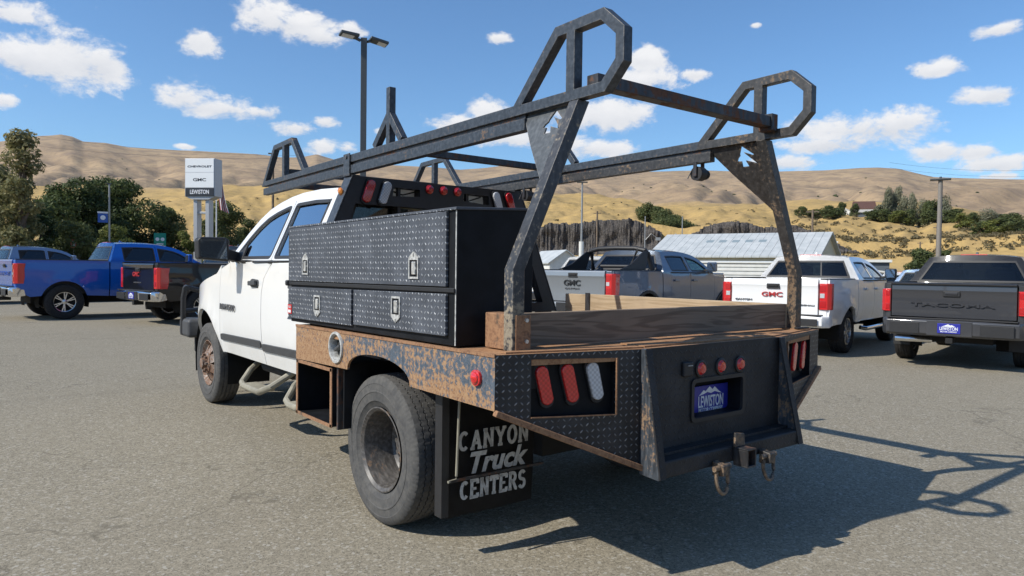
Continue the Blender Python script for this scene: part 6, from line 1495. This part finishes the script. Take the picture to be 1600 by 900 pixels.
for s in (-1, 1):
    mt = M_rack if s < 0 else M_rackrear
    slopebar('rack_rail', .44, 3.17, -.055, .055, .050, s, M_rack)
    slopebar('rack_rail', .36, 4.09, -.135, .060, .050, s, mt)
    slopebar('rail_filler', .37, 4.0, -.076, .022, .020, s, M_rackdark, 0)
    plate_loop('rear_hoop', LOOP, .062, .006, .050, s, mt); plate_loop('front_hoop', FRONT, 3.632, 3.585, .042, s, M_rack, .048)
    MB().prism([(s*(RX+.028), 2.30, 2.035), (s*(RX+.028), 2.395, 2.035), (s*(RX+.028), 2.395, 2.182), (s*(RX+.028), 2.30, 2.184)], (s*.008,0,0)).build('splice_plate', M_rack, T, smooth=False)
    MB().cyl((s*(RX+.034), 2.345, 2.16), (s*(RX+.044), 2.345, 2.16), .012, n=8).build('bolt', M_rack, T)
    MB().box(min(s*.70, s*.78), max(s*.70, s*.78), 2.29, 2.40, 2.0265, 2.036).build('rack_foot', M_rackdark, T, smooth=False)
    b = MB(); b.bar((s*RX, 1.965, 2.185), (s*RX, 1.772, 2.365), .048, .044, up=(1,0,0)); b.build('mast_brace', M_rack, T, smooth=False, bevel=.003)
    b = MB(); b.bar((s*RX, 1.600, 2.185), (s*RX, 1.758, 2.365), .047, .044, up=(1,0,0)); b.build('mast_brace', M_rack, T, smooth=False, bevel=.003)
    MB().bar((s*RX, 1.765, 2.175), (s*RX, 1.765, 2.545), .046, .046).build('mast', M_rack, T, bevel=.003)
    # rear post: upright, then leaning in to the rail
    hw = .032; ang = math.atan2(.365, .78); dx, dz = -math.sin(ang), math.cos(ang)
    A0 = [(1.1+hw, 1.034), (1.1+hw, 1.37+.012), (.735+hw+.006, 2.148), (.735-hw-.002, 2.148), (1.1-hw, 1.37-.012+.02), (1.1-hw, 1.034)]
    MB().prism([(s*x_, -.030, z_) for x_, z_ in A0], (0, .062, 0)).build('rack_post', M_rackpost if s < 0 else M_rackrear, T, bevel=.004)
    po = MB().box(min(s*1.035, s*1.118), max(s*1.035, s*1.118), -.036, .185, 1.034, 1.190)
    if s < 0: 
        po = po.build('post_socket', M_rust, T, bevel=.005)
        for z_ in (1.075, 1.165): MB().cyl((-1.062, -.036, z_), (-1.062, -.044, z_), .009, n=8).build('bolt', M_latch, po)
    else:
        po.b.free(); MB().box(1.05, 1.15, -.05, .05, 1.0345, 1.042).build('post_foot', M_rust, T, smooth=False)
    # gusset plate with the cut-out bird mark, in the plane of the leaning post
    pt = Vector((s*.735, 0, 2.148)); pd = Vector((s*.365, 0, -.78)).normalized(); ya = Vector((0,1,0)); nn = ya.cross(pd)
    def tow(px, py, sgn):
        p_ = hit(px, py, (.735, 0, 2.148), Vector((0,1,0)).cross(Vector((.365,0,-.78)).normalized())); d_ = p_-Vector((.735,0,2.148)); return (d_.y, d_.dot(Vector((.365,0,-.78)).normalized()))
    hole = [tow(1040+a/6, 150+c_/6, 1) for a, c_ in emb]
    b = MB(); b.holed([(.40, .002), (.033, .002), (.033, .455), (.070, .405), (.25, .195)], [hole], lambda u, v: pt + ya*u + pd*v); b.thick(.008)
    b.build('gusset_plate', M_gusset if s < 0 else M_rackrear, T, smooth=False)
cb = [(-.055, top(0)+.030, .072, .058), (1.765, top(1.765)-.03, .045, .045), (3.605, top(3.605)+.025, .045, .05), (3.45, top(3.45)-.105, .05, .05)]
for y_, z_, w_, h_ in cb: MB().bar((-RX+.03, y_, z_), (RX-.03, y_, z_), w_, h_).build('rack_crossbar', M_rackdark, T, bevel=.004)
MB().box(RX-.085, RX-.028, -.10, -.01, top(0)-.02, top(0)+.075).build('crossbar_bracket', M_rackdark, T, bevel=.004)
MB().bar((RX-.022, 1.90, 2.03), (RX-.022, 1.90, 2.155), .06, .012).build('bolt_plate', M_rackrear, T, smooth=False)
# strap winches under the right rail
for px, py in ((1094, 272), (826, 306)):
    c_ = hx(px, py, RX-.02); y_, z_ = c_.y, c_.z
    wn = MB(); wn.box(RX-.075, RX-.067, y_-.012, y_+.014, z_-.02, top(y_)-.136); wn.box(RX+.0, RX+.008, y_-.012, y_+.014, z_-.02, top(y_)-.136); wn.box(RX-.075, RX+.008, y_-.012, y_+.014, top(y_)-.142, top(y_)-.136); bmesh.ops.remove_doubles(wn.b, verts=wn.b.verts[:], dist=.0005); wn = wn.build('strap_winch', M_rackdark, T, bevel=.002)
    MB().lathe([(-.062,.018),(-.062,.044),(-.004,.044),(-.004,.018)], 'x', (RX, y_, z_), 18, True).build('strap_roll', M_trim, wn)
    MB().lathe([(.012,.001),(.012,.03),(.03,.033),(.045,.028),(.045,.012),(.05,.001)], 'x', (RX, y_, z_), 14).build('winch_cap', M_dark, wn)
    MB().tube([(RX-.06, y_+.03, z_+.03), (RX-.08, y_+.05, z_-.03)], .004, 6).build('winch_handle', M_rackdark, wn)

# ---- planks on the deck
MB().box(-1.034, 1.066, .034, .072, 1.042, 1.190).build('plank', M_woodshade, T, bevel=.004)
MB().box(1.112, 1.150, .075, 1.822, 1.036, 1.186).build('plank', M_woodpale, T, bevel=.004); MB().box(1.112, 1.150, 1.842, 2.10, 1.03, 1.182).build('plank', M_woodpale, T, bevel=.004)
MB().box(1.104, 1.111, 1.80, 1.85, 1.036, 1.196).build('plank_strap', M_rackdark, T, smooth=False)
MB().bar((1.02, -.06, 1.047), (1.10, -.09, 1.05), .03, .012).build('tie_down', M_trim, T, bevel=.003)
# ---------------------------------------------------------------- summer haze over the valley
hz_ = MB().box(-10500, 10500, -10500, 10500, float(H2.min())-1.5, float(H2.max())+12).build('haze', bpy.data.materials.new('haze'), None, smooth=False)
hm = hz_.data.materials[0]; hm.use_nodes = True; ht = NT(hm.node_tree); ht.n.clear()
pv = ht.new('ShaderNodeVolumePrincipled'); pv.inputs['Color'].default_value = (.78, .82, .90, 1); pv.inputs['Density'].default_value = 2.5e-5; pv.inputs['Anisotropy'].default_value = .25
ho = ht.new('ShaderNodeOutputMaterial'); ht.l.new(pv.outputs[0], ho.inputs['Volume'])
tag(hz_, 'thin pale haze over the valley', 'haze', kind='stuff')
